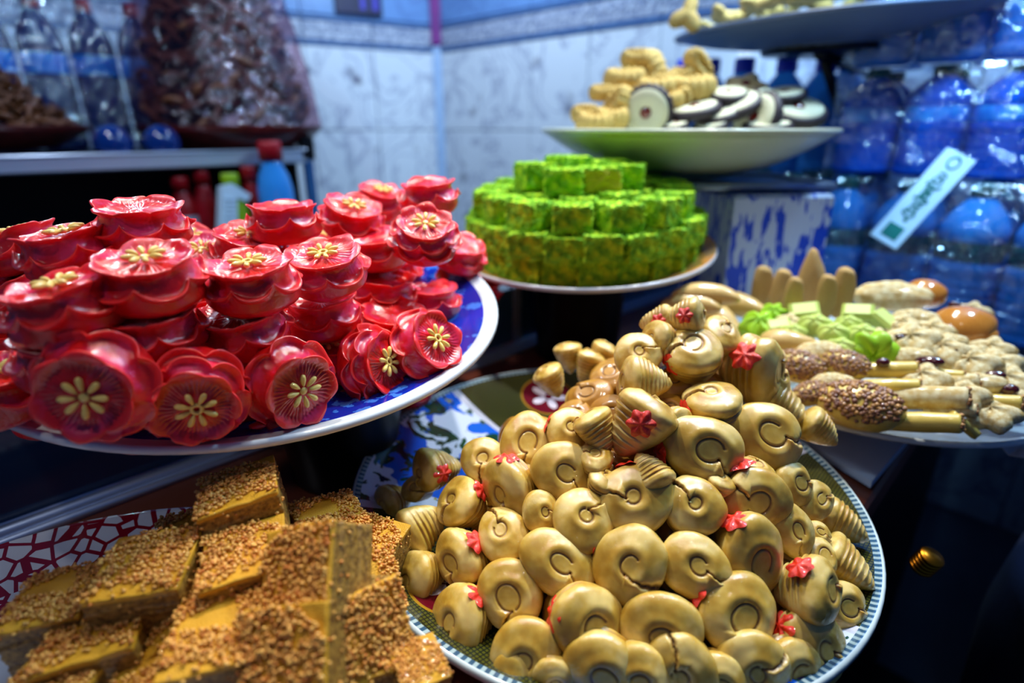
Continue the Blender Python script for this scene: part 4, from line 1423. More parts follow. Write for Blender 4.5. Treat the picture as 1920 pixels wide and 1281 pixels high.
# (kind, u, v, width px, phi, a, roll, raise, label)
MIX = [
 (BISC,1429,543,40,0,60,90,1.0,'biscuit','sliced biscuit standing at the back, leftmost of the upright slices'),(BISC,1465,543,38,0,60,78,1.0,'biscuit','sliced biscuit standing at the back, second upright slice from left'),
 (BISC,1487,560,34,0,60,85,1.0,'biscuit','short sliced biscuit standing left of the tall pointed one'),(BISCP,1519,536,50,0,60,92,1.0,'biscuit','tall pointed biscuit slice standing highest at the back of the mixed plate'),
 (BISC,1549,556,36,0,60,88,1.0,'biscuit','short sliced biscuit standing right of the tall pointed one'),(BISC,1579,550,42,0,60,80,1.0,'biscuit','sliced biscuit standing at the back, rightmost of the upright slices'),
 (CRES,1322,552,124,90,60,-8,1,'pastry','long tan crescent pastry at the back left of the mixed plate'),(CRES,1296,570,110,90,60,-12,1,'pastry','dark tan crescent pastry under the long one at the back left'),
 (DROP,1398,575,90,90,50,-35,1,'pastry','tan drop-shaped pastry left of the upright biscuit slices'),(DROP,1352,604,110,90,40,-50,1,'pastry','large blurred tan pastry directly behind the curled pastry heap'),
 (ALM,1669,556,126,90,50,-4,1,'pastry','long white almond-studded oval pastry at the back right'),(BALL,1733,551,70,90,50,-30,1,'pastry','orange-brown glazed ball next to the white almond oval'),
 (ALM,1713,597,76,90,50,-4,1,'pastry','pale oval pastry in front of the white almond oval'),(BALL,1802,614,104,90,50,-6,1,'pastry','large orange-brown glazed pastry with a nut at the right side'),
 (BALL,1836,630,56,90,50,-10,1,'pastry','small orange-brown glazed pastry touching the large one on its right'),(CFL,1818,590,62,90,55,0,1,'pastry','cream flower pastry behind the large orange-brown glazed one'),
 (GFL,1424,612,66,90,45,0,1,'sweet','bright green marzipan flower nearest the curled pastry heap'),(GFL,1450,588,44,90,45,0,1,'sweet','small green marzipan flower behind the bright one'),
 (YCUBE,1508,588,60,90,40,10,1,'sweet','yellow-green square sweet under the tall pointed biscuit'),(PGF,1528,612,60,90,40,0,1,'sweet','yellow-green round sweet in the middle of the green group'),
 (PGF,1562,628,58,90,40,0,1,'sweet','pale green round sweet left of the bright cut one'),(YCUBE,1608,591,62,90,45,-5,1,'sweet','yellow-tan square sweet in front of the rightmost biscuit slice'),
 (YCUBE,1657,604,54,60,50,-60,1,'sweet','tan cut square sweet with a green side leaning to the right'),(PGF,1616,630,58,90,40,0,1,'sweet','pale green striped round sweet behind the bright green leaf'),
 (GFL,1636,658,76,-90,30,-20,1,'sweet','bright green folded marzipan leaf at the centre of the mixed plate'),(PGF,1486,627,50,90,45,0,1,'sweet','yellow-green sweet behind the brown-based nut pastry'),
 (CFL,1478,606,44,90,45,0,1,'sweet','small pale sweet between the two bright green ones'),
 (NUTO,1497,688,96,80,28,-15,1,'pastry','nut-crusted oval pastry, round and purple-brown, behind the front big one'),(NUTO,1587,685,86,80,32,-20,1,'pastry','nut-crusted oval pastry right of the round purple-brown one'),
 (NUTO,1521,738,72,80,35,30,1,'pastry','nut-crusted pastry mostly hidden left of the front big one'),(NUTO,1613,762,146,75,36,-12,1,'pastry','largest nut-crusted oval pastry at the front rim of the mixed plate'),
 (DROP,1478,642,100,90,60,-8,1,'pastry','brown-based drop pastry behind the round nut-crusted one'),
 (ROLL,1662,694,96,90,60,8,1,'roll','yellow glazed roll right of the nut-crusted ovals'),(CFL,1728,716,86,90,50,0,1,'pastry','cream pastry with flaked almonds at the middle right'),
 (ROLLC,1728,746,138,90,60,-6,1,'roll','long pale roll with a nut end, upper of the two front rolls'),(ROLL,1728,792,118,90,60,-8,1,'roll','short yellow roll with a nut end at the front rim'),
 (ROLL,1806,796,62,0,45,-30,1,'roll','stubby roll showing its nut-filled end beside the front rim'),(ROLL,1764,703,70,90,60,-20,1,'roll','yellow roll behind the cream flaked pastry'),
 (CFL,1707,645,92,90,45,20,1,'pastry','cream flower pastry with red nut right of the bright green leaf'),(CFL,1766,663,84,90,50,0,1,'pastry','cream flower pastry with a date below the orange-brown glazed ones'),
 (CFL,1818,688,90,90,45,10,1,'pastry','cream flower pastry right of the long date'),(CFL,1856,660,70,90,50,0,1,'pastry','cream pastry right below the small orange-brown glazed one'),
 (ALM,1824,722,96,90,50,10,1,'pastry','cream oval pastry with nuts in the right part of the plate'),(CFL,1888,722,86,90,50,0,1,'pastry','cream flower pastry with red nut at the right rim'),
 (CFL,1868,690,80,90,45,30,1,'pastry','pale flower pastry above the one with the red nut at the right rim'),(ROLL,1850,755,100,90,60,-10,1,'roll','blurred yellow roll in the front right part of the plate'),
 (CFL,1905,760,70,90,50,0,1,'pastry','cream pastry at the frame edge near the paper lace'),(ROLLC,1778,720,90,90,60,25,1,'roll','pale roll lying behind the long roll with a nut end'),
 (ALM,1540,660,90,90,50,0,1,'pastry','pale oval pastry filling the gap above the nut-crusted pair'),(ROLL,1670,725,90,90,60,0,1,'roll','yellow roll tucked behind the largest nut-crusted oval'),
 (CFL,1640,640,60,90,50,0,1,'pastry','small cream pastry half hidden behind the bright green leaf'),(PGF,1575,655,56,90,45,0,1,'sweet','pale green sweet between nut ovals and bright green leaf'),
 (CFL,1745,625,70,90,50,0,1,'pastry','cream pastry left of the large orange-brown glazed one'),(ALM,1770,640,70,90,50,0,1,'pastry','cream oval directly under the large orange-brown glazed one'),
 (PGF,1590,610,48,90,45,0,1,'sweet','yellow-green sweet between the two square sweets'),(CFL,1690,612,56,90,50,0,1,'pastry','cream flower pastry behind the tan cut square sweet'),
 (YCUBE,1460,615,50,90,45,20,1,'sweet','yellow-green square sweet beside the bright green flower'),(ALM,1700,670,80,90,50,10,1,'pastry','cream oval right of the bright green leaf'),
 (CFL,1800,745,84,90,50,0,1,'pastry','cream flaked pastry above the nut end of the long roll'),(ROLLC,1780,770,80,90,60,0,1,'roll','pale roll behind the stubby nut-filled one'),
 (CFL,1860,780,80,90,50,0,1,'pastry','cream pastry between the stubby roll and paper lace'),(ALM,1560,715,70,90,50,0,1,'pastry','pale oval between the round and the largest nut-crusted ovals'),(ALM,1900,690,70,90,50,0,1,'pastry','cream oval at the far right frame edge'),
 (ALM,1640,790,60,90,50,0,1,'pastry','pale oval pastry under the largest nut-crusted oval'),(DROP,1330,615,60,90,50,0,1,'pastry','tan pastry in the shade behind the heap, left edge of the mixed plate'),
]


def mixed_t(u, v):
    d = ray(u, v)
    t = 0.3
    while t < 0.9:
        p = d * t
        r = math.hypot(p.x - MX_C[0], p.y - MX_C[1])
        top = MX_C[2] + 0.012 + 0.040 * (1 - (r / 0.172) ** 2)
        if p.z < top:
            return t
        t += 0.001
    return 0.6


for (me, u, v, wd, phi, a, roll, up_, cat, lab) in MIX:
    t = mixed_t(u, v + (24 if me in (BISC, BISCP) else 6))
    if v < 580:
        t = min(t, 0.70)
    pos = P(u, v, t)
    R = wd * t / FPX / 2
    if me in (BISC, BISCP):
        rot = basis(Vector((0.12 * math.cos(math.radians(roll)) * 3, 0.1, 1)), Vector((1, -0.4, 0)))
        s_ = (R * 2.2, R * 2.2, 0.031 if me is BISC else 0.042)
        if wd < 40:
            s_ = (s_[0], s_[1], 0.026)
    else:
        rot = orient(pos, phi, a, roll)
        s_ = R
    o = obj(me.name.split('.')[0], me, None, T(pos, rot, s_), label=lab, cat=cat, group='assorted sweets on the mixed plate')
    if me is NUTO:
        obj('nut_crust', NCAP, o, T((0, 0, 0)), label='brown chopped nut crust', kind='stuff')
    if me in (ROLL, ROLLC):
        obj('nut_end', NEND, o, T((0, 0, 0)), label='brown nut-dipped end', kind='stuff')
NUTP = blob('nut_piece', M_DATE, 0.4, 0.3, 0.3, seed=14)
for (u, v, wd, lab, me, ro) in ((1744, 678, 46, 'glossy dark date half lying on the cream flower pastries, mid plate', DATE, -12), (1862, 704, 40, 'glossy dark date half in the right part of the mixed plate', DATE, 0),
                         (1786, 660, 24, 'small red-brown nut on the cream pastry below the glazed ones', NUTP, 0), (1687, 634, 22, 'small red-brown nut beside the tan cut square', NUTP, 0),
                         (1892, 731, 30, 'round red-brown nut on the pastry at the right rim', NUTP, 0), (1789, 573, 20, 'red-brown nut at the back behind the large glazed pastry', NUTP, 0),
                         (1806, 603, 22, 'brown nut pressed into the large orange-brown glazed pastry', NUTP, 0), (1655, 680, 24, 'dark red nut in the gap under the bright green leaf', NUTP, 0)):
    t = mixed_t(u, v) - 0.016
    pos = P(u, v, t)
    obj(me.name.split('.')[0], me, None, T(pos, orient(pos, 90, 50, ro), wd * t / FPX / (1.0 if me is DATE else 0.8)), label=lab, cat='nut' if me is NUTP else 'date')
V = []
for i in range(12):
    for j in range(12):
        x, y = (i / 11 - .5) * 0.075, (j / 11 - .5) * 0.075
        V.append((x, y, 0.006 * nz((x, y, 0), 60) + 0.004 * nz((x, y, 0), 150)))
lace = mesh('paper_lace', V, grid(12, 12, False), M_PAPER, False)
o = obj('paper_lace', lace, None, T(P(1890, 805, 0.50), rz(20)), label='crumpled white paper lace at the right rim of the mixed plate', cat='paper')
o.modifiers.new('thick', 'SOLIDIFY').thickness = 0.0008

# white board under the mixed plate, corner towards the viewer
zb = EYE.z - 0.284
crn = Vector((0.300, 0.402, 0))
e1 = Vector((0.074, 0.068, 0)).normalized()
e2 = Vector((-0.35, 0.94, 0)).normalized()
Vb = []
for z in (zb - 0.0, zb + 0.007):
    for p in (crn, crn + e1 * 0.34, crn + e1 * 0.34 + e2 * 0.20, crn + e2 * 0.28):
        Vb.append((p.x, p.y, z))
obj('white_board', mesh('white_board', Vb, [(3, 2, 1, 0), (4, 5, 6, 7), (0, 1, 5, 4), (1, 2, 6, 5), (2, 3, 7, 6), (3, 0, 4, 7)], M_WHITEBOARD, False), None, label='white board lying under the mixed plate, its corner towards the viewer', cat='board')
stand('white_stand', MX_C[0], MX_C[1], -0.277, MX_C[2] - 0.027, 0.075, 0.082, 'low white foot between the white board and the mixed plate')
bpy.data.objects['white_stand'].data.materials[0] = M_PORC

# ------------------------------------------------------------------ water bottles along the right wall
def plastic(name, c, tr, rough=0.12, shallow=None):
    m = mat(name, c, None, rough=rough, trans=tr, ior=1.2, coat=0.6)
    return m


M_WATER = plastic('blue_water_bottle_plastic', (60, 160, 245), 0.35)
M_WATERD = plastic('deep_blue_bottle_plastic', (24, 100, 225), 0.35)
M_CLEAR = plastic('clear_blue_bottle_plastic', (70, 140, 225), 0.4)
M_CAPG = mat('green_cap', (8, 78, 66), (6, 66, 58), 20, 0.4)
M_CAPB = mat('blue_cap', (14, 60, 220), (10, 48, 200), 20, 0.4)
M_CAPR = mat('red_cap', (170, 14, 28), (150, 10, 24), 20, 0.4)
M_LABG = mat('dark_green_label', (8, 52, 66), (60, 130, 120), 160, 0.4, lo=0.45, hi=0.75)
M_LABB = mat('blue_label', (24, 110, 220), (60, 160, 240), 90, 0.4)


def bottle(name, x, y, z, h, r, m, mc, ml, lab, group, lab2=None, nrib=6):
    pr = [(0.0005, 0), (r * 0.85, 0), (r, h * 0.03)]
    for i in range(nrib):
        q = 0.06 + 0.36 * i / nrib
        pr += [(r, h * q), (r * 0.94, h * (q + 0.03)), (r, h * (q + 0.055))]
    pr += [(r, h * 0.48), (r * 0.97, h * 0.50), (r * 0.97, h * 0.64), (r, h * 0.66), (r * 0.97, h * 0.72), (r * 0.80, h * 0.80), (r * 0.52, h * 0.87), (r * 0.32, h * 0.91), (r * 0.30, h * 0.94), (r * 0.0005 + 0.0002, h * 0.94)]
    me = bpy.data.meshes.get('b_' + name + m.name) or lathe('b_' + name + m.name, pr, m, 28)
    o = obj(name, me, None, T(L(x, y, z)), label=lab, cat='bottle', group=group)
    cp = bpy.data.meshes.get('c_' + name + mc.name) or lathe('c_' + name + mc.name, [(0.0005, h * 0.915), (r * 0.36, h * 0.915), (r * 0.37, h * 0.925), (r * 0.37, h * 0.985), (r * 0.34, h), (0.0005, h)], mc, 24)
    obj('cap', cp, o, T((0, 0, 0)))
    lm = bpy.data.meshes.get('l_' + name + ml.name) or lathe('l_' + name + ml.name, [(r * 0.985, h * 0.505), (r * 0.99, h * 0.51), (r * 0.99, h * 0.63), (r * 0.985, h * 0.635)], ml, 28)
    obj('label_band', lm, o, T((0, 0, 0)))
    return o


B0 = Vector((0.600, 0.880))
for row in range(3):
    for i in range(-3, 5):
        x = B0.x + 0.705 * 0.0875 * i + 0.709 * 0.0875 * row
        y = B0.y - 0.709 * 0.0875 * i + 0.705 * 0.0875 * row
        bottle('water_bottle', x, y, -0.287, 0.212, 0.0425, M_WATER, M_CAPG, M_LABG, 'green-capped blue water bottle, %s row from the counter, %s from left' % (ORD[row + 1], ORD[i + 4]), 'green-capped bottles in the lower packs')
for row in range(2):
    for i in range(-1, 5):
        x = B0.x + 0.04 + 0.705 * 0.0875 * i + 0.709 * 0.0875 * row
        y = B0.y + 0.045 - 0.709 * 0.0875 * i + 0.705 * 0.0875 * row
        bottle('small_water_bottle', x, y, -0.072, 0.155, 0.0425, M_WATERD, M_CAPG, M_LABB, 'squat blue bottle stacked on the green-capped ones, row %s, %s from left' % (ORD[row + 1], ORD[i + 2]), 'bottles in the middle packs')
        bottle('tall_water_bottle', x, y, 0.086, 0.24, 0.0425, M_CLEAR, M_CAPB, M_LABB, 'clear blue bottle in the topmost pack, row %s, %s from left' % (ORD[row + 1], ORD[i + 2]), 'bottles in the top packs')
for i in range(6):
    t = 1.06 + 0.012 * i
    u = (1600, 1555, 1480, 1400, 1335, 1290)[i]
    p = ray(u, 96)
    p = p * t
    bottle('big_water_bottle', p.x, p.y, -0.19, 0.19 + 0.122, 0.068 if i == 1 else 0.052, M_WATER, M_CAPB, M_LABB, 'large blue-capped water bottle behind the cookie plate, %s from left' % ORD[6 - i], 'blue-capped bottles behind the cookie plate')

# shrink film around the packs
M_FILM = bpy.data.materials.new('shrink_film')
M_FILM.use_nodes = True
nt = M_FILM.node_tree
for n in list(nt.nodes):
    if n.type != 'OUTPUT_MATERIAL':
        nt.nodes.remove(n)
tr = nt.nodes.new('ShaderNodeBsdfTransparent')
tr.inputs[0].default_value = (0.90, 0.95, 1.0, 1)
gl = nt.nodes.new('ShaderNodeBsdfGlossy')
gl.inputs['Roughness'].default_value = 0.12
gl.inputs['Color'].default_value = (0.75, 0.88, 1, 1)
mx = nt.nodes.new('ShaderNodeMixShader')
mx.inputs[0].default_value = 0.16
tcn = nt.nodes.new('ShaderNodeTexCoord')
nn_ = tex(nt, 'ShaderNodeTexNoise', tcn.outputs['Object'], 26, Detail=4, Distortion=1.0)
bp_ = nt.nodes.new('ShaderNodeBump')
bp_.inputs['Strength'].default_value = 1.0
bp_.inputs['Distance'].default_value = 0.02
nt.links.new(nn_.outputs['Fac'], bp_.inputs['Height'])
nt.links.new(bp_.outputs['Normal'], gl.inputs['Normal'])
nt.links.new(tr.outputs[0], mx.inputs[1])
nt.links.new(gl.outputs[0], mx.inputs[2])
nt.links.new(mx.outputs[0], nt.nodes['Material Output'].inputs['Surface'])
RW = Matrix((DR, Vector((-DR.y, DR.x, 0)), Vector((0, 0, 1)))).transposed()


def film(lab, c, size, rot=RW):
    V, Fc = cube_surface(14, 10, 12, *size)
    V = [Vector(v) + Vector((nz(v, 14, 1), nz(v, 14, 5), nz(v, 14, 9))) * 0.008 for v in V]
    return obj('shrink_wrap', mesh('shrink_wrap', V, Fc, M_FILM, True), None, T(c, rot), label=lab, cat='plastic wrap')


def rp(i, row, z, ox=0.0, oy=0.0):
    return L(B0.x + ox + 0.705 * 0.0875 * i + 0.709 * 0.0875 * row, B0.y + oy - 0.709 * 0.0875 * i + 0.705 * 0.0875 * row, z)


film('crinkled clear film around the left lower pack of green-capped bottles', rp(-2, 1, -0.178), (0.262, 0.262, 0.205))
film('crinkled clear film around the middle lower pack of green-capped bottles', rp(1, 1, -0.178), (0.262, 0.262, 0.205))
film('crinkled clear film around the lower pack at the right frame edge', rp(3.5, 1, -0.178), (0.17, 0.262, 0.205))
film('crinkled clear film around the left middle pack', rp(0, 0.5, 0.005, 0.04, 0.045), (0.262, 0.175, 0.145))
film('crinkled clear film around the right middle pack', rp(3, 0.5, 0.005, 0.04, 0.045), (0.262, 0.175, 0.145))
film('crinkled clear film around the left top pack', rp(0, 0.5, 0.2, 0.04, 0.045), (0.262, 0.175, 0.22))
film('crinkled clear film around the right top pack', rp(3, 0.5, 0.2, 0.04, 0.045), (0.262, 0.175, 0.22))

# carry strap with green print
pA, pB = P(1662, 440, 0.79), P(1792, 308, 0.80)
dS = (pB - pA)
Rs = basis((EYE - pA).normalized() + Vector((0, 0.0, 0.25)), dS)
Ls = dS.length
o = obj('carry_strap', MB().box((0, 0, 0), (Ls, 0.040, 0.0012), b=0.0005).mesh('carry_strap', mat('white_strap', (196, 222, 240), (184, 212, 234), 20, 0.4)), None,
        T((pA + pB) / 2, Rs), label='white carry strap with green lettering running diagonally over the bottle pack', cat='strap')
M_GP = mat('green_print', (12, 120, 110), (8, 104, 98), 20, 0.4)
obj('printed_square', MB().box((-Ls * 0.37, -0.0, 0.0009), (Ls * 0.14, 0.022, 0.0006)).mesh('printed_square', M_GP), o, T((0, 0, 0)))
mb = MB()
for k in range(9):
    x = -Ls * 0.17 + k * Ls * 0.047
    hgt = (0.016, 0.011, 0.012, 0.018, 0.011, 0.011, 0.018, 0.012, 0.010)[k]
    pts = [(x + 0.0035 * math.cos(a) + 0.001 * k % 2, hgt * 0.5 * math.sin(a), 0.0009) for a in np.linspace(0.4 + k, 5.6 + k, 9)]
    mb.tube(pts, 0.0013, 4)
    mb.box((x + 0.004, 0, 0.0009), (0.002, hgt, 0.0008))
obj('printed_lettering', mb.mesh('printed_lettering', M_GP), o, T((0, 0, 0)))
obj('printed_dot', lathe('printed_dot', [(0.0005, 0.001), (0.003, 0.001), (0.003, 0.0004)], M_GP, 12), o, T((-Ls * 0.23, -0.003, 0)))
obj('printed_emblem', lathe('printed_emblem', [(0.010, 0.0006), (0.010, 0.0012), (0.007, 0.0012), (0.007, 0.0006)], M_GP, 20), o, T((Ls * 0.40, 0, 0), None, (1, 0.8, 1)))

# blue and white printed carton under the cookie plate, with a thin tray edge on it
mcar = mat('blue_white_printed_carton', (196, 206, 228), rough=0.45)
nt_, N_n, b_n = tree(mcar)
tcn = N_n.new('ShaderNodeTexCoord')
mp = N_n.new('ShaderNodeMapping')
mp.inputs['Scale'].default_value = (1, 1, 0.28)
nt_.links.new(tcn.outputs['Object'], mp.inputs[0])
n1 = tex(nt_, 'ShaderNodeTexNoise', mp.outputs[0], 95, Detail=3)
cc = mixc(nt_, mathn(nt_, 'GREATER_THAN', n1.outputs['Fac'], 0.53), lin((196, 208, 232)), lin((14, 70, 205)))
nt_.links.new(cc, b_n.inputs['Base Color'])
cp = Vector((0.335, 0.80, 0))
o = obj('printed_carton', MB().box((0, 0, 0), (0.135, 0.135, 0.205), b=0.004).mesh('printed_carton', mcar), None, T(L(cp.x, cp.y, -0.184), rz(8)), label='tall carton printed blue on white standing under the cookie plate', cat='carton')
M_TRAY = mat('grey_metal_tray', (168, 180, 196), (150, 162, 180), 10, 0.3, 0, 0.7)
V = [(x, y, z) for z in (0, 0.003) for x, y in ((-0.13, -0.07), (0.13, -0.07), (0.13, 0.10), (-0.13, 0.10))]
mb = MB()
mb.box((0, 0.01, 0), (0.25, 0.17, 0.003), b=0.001)
mb.tube([(-0.125, -0.075, 0.002), (0.125, -0.075, 0.002), (0.125, 0.095, 0.002), (-0.125, 0.095, 0.002), (-0.125, -0.075, 0.002)], 0.005, 8)
obj('metal_tray', mb.mesh('metal_tray', M_TRAY, True), None, T(L(0.285, 0.825, -0.0755), rz(4)), label='thin grey tray with rolled edge between the carton and the cookie plate', cat='tray')

# bracket that carries the high grey plate
mb = MB()
mb.tube([(0, 0, 0), (0.10, 0.10, -0.005), (0.19, 0.19, -0.02)], 0.010, 10)
mb.tube([(0.02, 0.02, -0.01), (0.15, 0.15, -0.12), (0.19, 0.19, -0.17)], 0.008, 10)
mb.add(*(lambda l: (lathe_v(l, 32), grid(len(l), 32)))([(0.0005, 0.0), (0.09, 0.0), (0.09, 0.008), (0.0005, 0.008)]))
obj('wall_bracket', mb.mesh('wall_bracket', M_BLACK, True), None, T(L(TP_C[0], TP_C[1], TP_C[2] - 0.043)), label='black wall bracket carrying the high grey plate', cat='bracket')

# dark navy jacket-like cloth bundle and bags below, right of the counter
def cloth(seed, w_, h_, d_, fold=7):
    V = []
    n1, n2 = 50, 40
    for i in range(n1):
        z = h_ * (0.5 - i / (n1 - 1))
        for j in range(n2):
            a = 2 * math.pi * j / n2
            k = 1 + 0.10 * math.sin(fold * a + 2 * z * 4 + seed) * (0.4 + i / n1) + 0.12 * nz((math.cos(a), math.sin(a), z * 3), 1.4, seed)
            top = min(1, 0.25 + (i / 9.0) ** 0.6)
            V.append((w_ * math.cos(a) * k * top, d_ * math.sin(a) * k * top, z + 0.02 * nz((math.cos(a) * 2, math.sin(a) * 2, z * 4), 1, seed)))
    return mesh('navy_cloth', V, grid(n1, n2, True, True, True), M_NAVY)


obj('navy_cloth', cloth(1, 0.26, 0.95, 0.17), None, T(L(0.66, 0.36, -0.78), rz(40)), label='dark navy cloth bundle hanging in shade right of the counter corner', cat='cloth')
obj('navy_cloth', cloth(4, 0.20, 1.0, 0.15, 5), None, T(L(1.06, 0.50, -0.72), rz(-20)), label='navy cloth bundle below the right end of the mixed plate', cat='cloth')
mb = MB()
for k in range(5):
    mb.add(*(lambda l: (lathe_v(l, 20), grid(len(l), 20)))([(0.0005, k * 0.0035), (0.008, k * 0.0035), (0.009, k * 0.0035 + 0.0015), (0.008, k * 0.0035 + 0.003), (0.0005, k * 0.0035 + 0.003)]))
obj('brass_cap', mb.mesh('brass_cap', mat('brass', (190, 120, 30), (170, 100, 24), 20, 0.3, 0, 1.0), True), None, T(L(0.318, 0.352, -0.322), rz(20) @ rx(20)), label='small ringed brass knob below the corner of the white board', cat='knob')

# ------------------------------------------------------------------ shelf unit at the left wall
M_RIM = mat('red_brown_tray', (104, 30, 24), (80, 22, 22), 10, 0.35, 0.3)
M_CHEB = mat('brown_sesame_pastry', (104, 58, 26), (140, 86, 42), 60, 0.4, 0.4, bump=0.4, bscale=120, c3=(84, 42, 20))
sA, sB = Vector((-0.98, 0.88, 0)), Vector((-0.455, 1.315, 0))
sd = (sB - sA).normalized()
sn = Vector((-sd.y, sd.x, 0))
SR = Matrix((sd, sn, Vector((0, 0, 1)))).transposed()
SL = (sB - sA).length
shelf = obj('display_shelf', None, None, T(L(sA.x, sA.y, 0), SR), label='dark shelf unit with a bright metal front edge and corner post at the left wall', cat='shelf')
ZS = -0.052
obj('shelf_board', MB().box((SL / 2 - 0.3, 0.20, ZS - 0.012), (SL + 0.6, 0.40, 0.02)).mesh('shelf_board', M_DARK), shelf, T((0, 0, 0)))
mb = MB().box((SL / 2 - 0.3, -0.006, ZS - 0.010), (SL + 0.6, 0.012, 0.030), b=0.003)
mb.box((SL / 2 - 0.3, -0.009, ZS + 0.003), (SL + 0.6, 0.012, 0.006), b=0.002)
obj('front_edge', mb.mesh('front_edge', M_STEEL), shelf, T((0, 0, 0)))
M_POST = mat('blue_steel_post', (60, 110, 160), (50, 96, 150), 8, 0.3, 0, 0.4)
obj('corner_post', MB().box((SL + 0.004, 0.0, -0.55), (0.018, 0.018, 1.0), b=0.002).mesh('corner_post', M_POST), shelf, T((0, 0, 0)))
obj('post_cap', MB().box((SL + 0.004, 0.0, ZS + 0.006), (0.026, 0.026, 0.05), b=0.004).mesh('post_cap', M_BLACK), shelf, T((0, 0, 0)))
obj('back_panel', MB().box((SL / 2 - 0.3, 0.40, -0.60), (SL + 0.6, 0.015, 1.1)).mesh('back_panel', M_DARK), shelf, T((0, 0, 0)))
obj('end_panel', MB().box((SL - 0.02, 0.2, -0.60), (0.006, 0.38, 1.08)).mesh('end_panel', M_DARK), shelf, T((0, 0, 0)))
obj('lower_board', MB().box((SL / 2 - 0.3, 0.20, -0.30), (SL + 0.6, 0.40, 0.02)).mesh('lower_board', M_DARK), shelf, T((0, 0, 0)))


def sp(s, k, z):
    p = sA + sd * s + sn * k
    return L(p.x, p.y, z)


# two low trays with piles of brown sesame pastry
tp_ = plate_prof(1.0, 0.16, 0.62, lip=0.02, th=0.02)
TRAY = mesh('pastry_tray', lathe_v(tp_, 56), grid(len(tp_), 56), M_RIM)
t1, t2 = sp(0.13, 0.19, 0.0), sp(0.575, 0.13, 0.0)
o1 = obj('pastry_tray', TRAY, None, T(t1, None, (0.20, 0.18, 0.24)), label='dark red tray of bare brown pastry on the shelf at far left', cat='tray')
o2 = obj('pastry_tray', TRAY, None, T(t2, None, (0.196, 0.16, 0.30)), label='red-rimmed tray of brown pastry under clear film on the shelf', cat='tray')


def knot_mesh(seed):
    mb = MB()
    pts = []
    for a in np.linspace(0, 4 * math.pi, 46):
        r = 0.62 + 0.34 * math.cos(a * 1.5)
        pts.append((r * math.cos(a), r * math.sin(a), 0.28 * math.sin(a * 1.5 + seed)))
    mb.tube(pts, 0.17, 7)
    return mb.mesh('sesame_knot', M_CHEB, True)


KN = [knot_mesh(1), knot_mesh(2)]
rnd = random.Random(17)


def pile(c, rx_, ry_, h, n, lab, grp, prof):
    its = []
    for i in range(n):
        q = math.sqrt((i + .5) / n)
        a = i * 2.39996
        its.append((q * math.cos(a), q * math.sin(a), q))
    rk = rank([(i[0] * 100, -i[1] * 100) for i in its], 13)
    for i, (x, y, q) in enumerate(its):
        z = prof(x, q) * h + rnd.uniform(-.01, .006)
        obj('sesame_knot', KN[i % 2], None, T(c + Vector((x * rx_, y * ry_, z)), rz(rnd.uniform(0, 360)) @ rx(rnd.uniform(-60, 60)), rnd.uniform(0.021, 0.029) * (1.35 if 'film' in grp else 1)),
            label='%s, %s from left, row %s from back' % (lab, ORD[rk[i][1]], ORD[rk[i][0]]), cat='pastry', group=grp)


pile(t1 + Vector((0, 0, -0.002)), 0.165, 0.14, 0.135, 90, 'brown sesame knot in bare pile', 'brown knots in the bare pile', lambda x, q: max(0, (1 - q ** 1.3)) * (1.0 if x < 0 else 1 - 0.25 * x))
pile(t2 + Vector((0, 0, -0.002)), 0.150, 0.12, 0.29, 150, 'brown sesame knot in film-covered pile', 'brown knots under the clear film', lambda x, q: max(0, 1 - q ** 3.0))
# clear film tent over the second tray
V = []
n1, n2 = 26, 56
for i in range(n1):
    q = i / (n1 - 1)
    for j in range(n2):
        a = 2 * math.pi * j / n2
        r = (1 - 0.30 * q) * (1 + 0.03 * math.sin(9 * a + 4 * q) + 0.05 * nz((math.cos(a) * 2, math.sin(a) * 2, q * 3), 1.6)) * (1 if q < 0.85 else 1 - (q - 0.85) * 3.2)
        V.append((0.190 * r * math.cos(a), 0.150 * r * math.sin(a), 0.33 * q))
M_FILM2 = M_FILM.copy()
M_FILM2.name = 'pinkish_film'
for n in M_FILM2.node_tree.nodes:
    if n.type == 'BSDF_TRANSPARENT':
        n.inputs[0].default_value = (0.74, 0.56, 0.60, 1)
    if n.type == 'MIX_SHADER':
        n.inputs[0].default_value = 0.09
    if n.type == 'BSDF_GLOSSY':
        n.inputs['Roughness'].default_value = 0.10
        n.inputs['Color'].default_value = (0.9, 0.8, 0.95, 1)
obj('clear_film', mesh('clear_film', V, grid(n1, n2, True, False, True), M_FILM2), None, T(t2), label='shiny clear film tent over the pastry tray left of the corner', cat='plastic wrap')

# bottles behind the trays, red caps
M_BLB = plastic('dark_blue_bottle_plastic', (12, 48, 120), 0.4)
for i in range(7):
    p = sp(0.02 + 0.088 * i, 0.345, 0)
    bottle('red_capped_bottle', p.x, p.y, -0.05, 0.30 + 0.004 * (i % 2), 0.042, M_BLB, M_CAPR, M_LABB, 'red-capped blue bottle behind the brown pastry trays, %s from left' % ORD[i + 1], 'red-capped bottles behind the trays', nrib=4)
for i, (s_, lab) in enumerate(((0.335, 'left'), (0.415, 'right'))):
    p = sp(s_, 0.02, 0)
    b_, f_ = uv_ball(12, 20)
    obj('water_cup', mesh('water_cup', [(x * 0.032, y * 0.032, max(z, -0.6) * 0.034 + 0.02) for x, y, z in b_], f_, M_BLB), None, T((p.x, p.y, EYE.z + ZS + 0.0)), label='small rounded blue glass on the shelf edge between the trays, %s one' % lab, cat='glass')

film('clear film around the red-capped bottles behind the brown trays', sp(0.28, 0.345, 0.10), (0.66, 0.10, 0.30), SR)

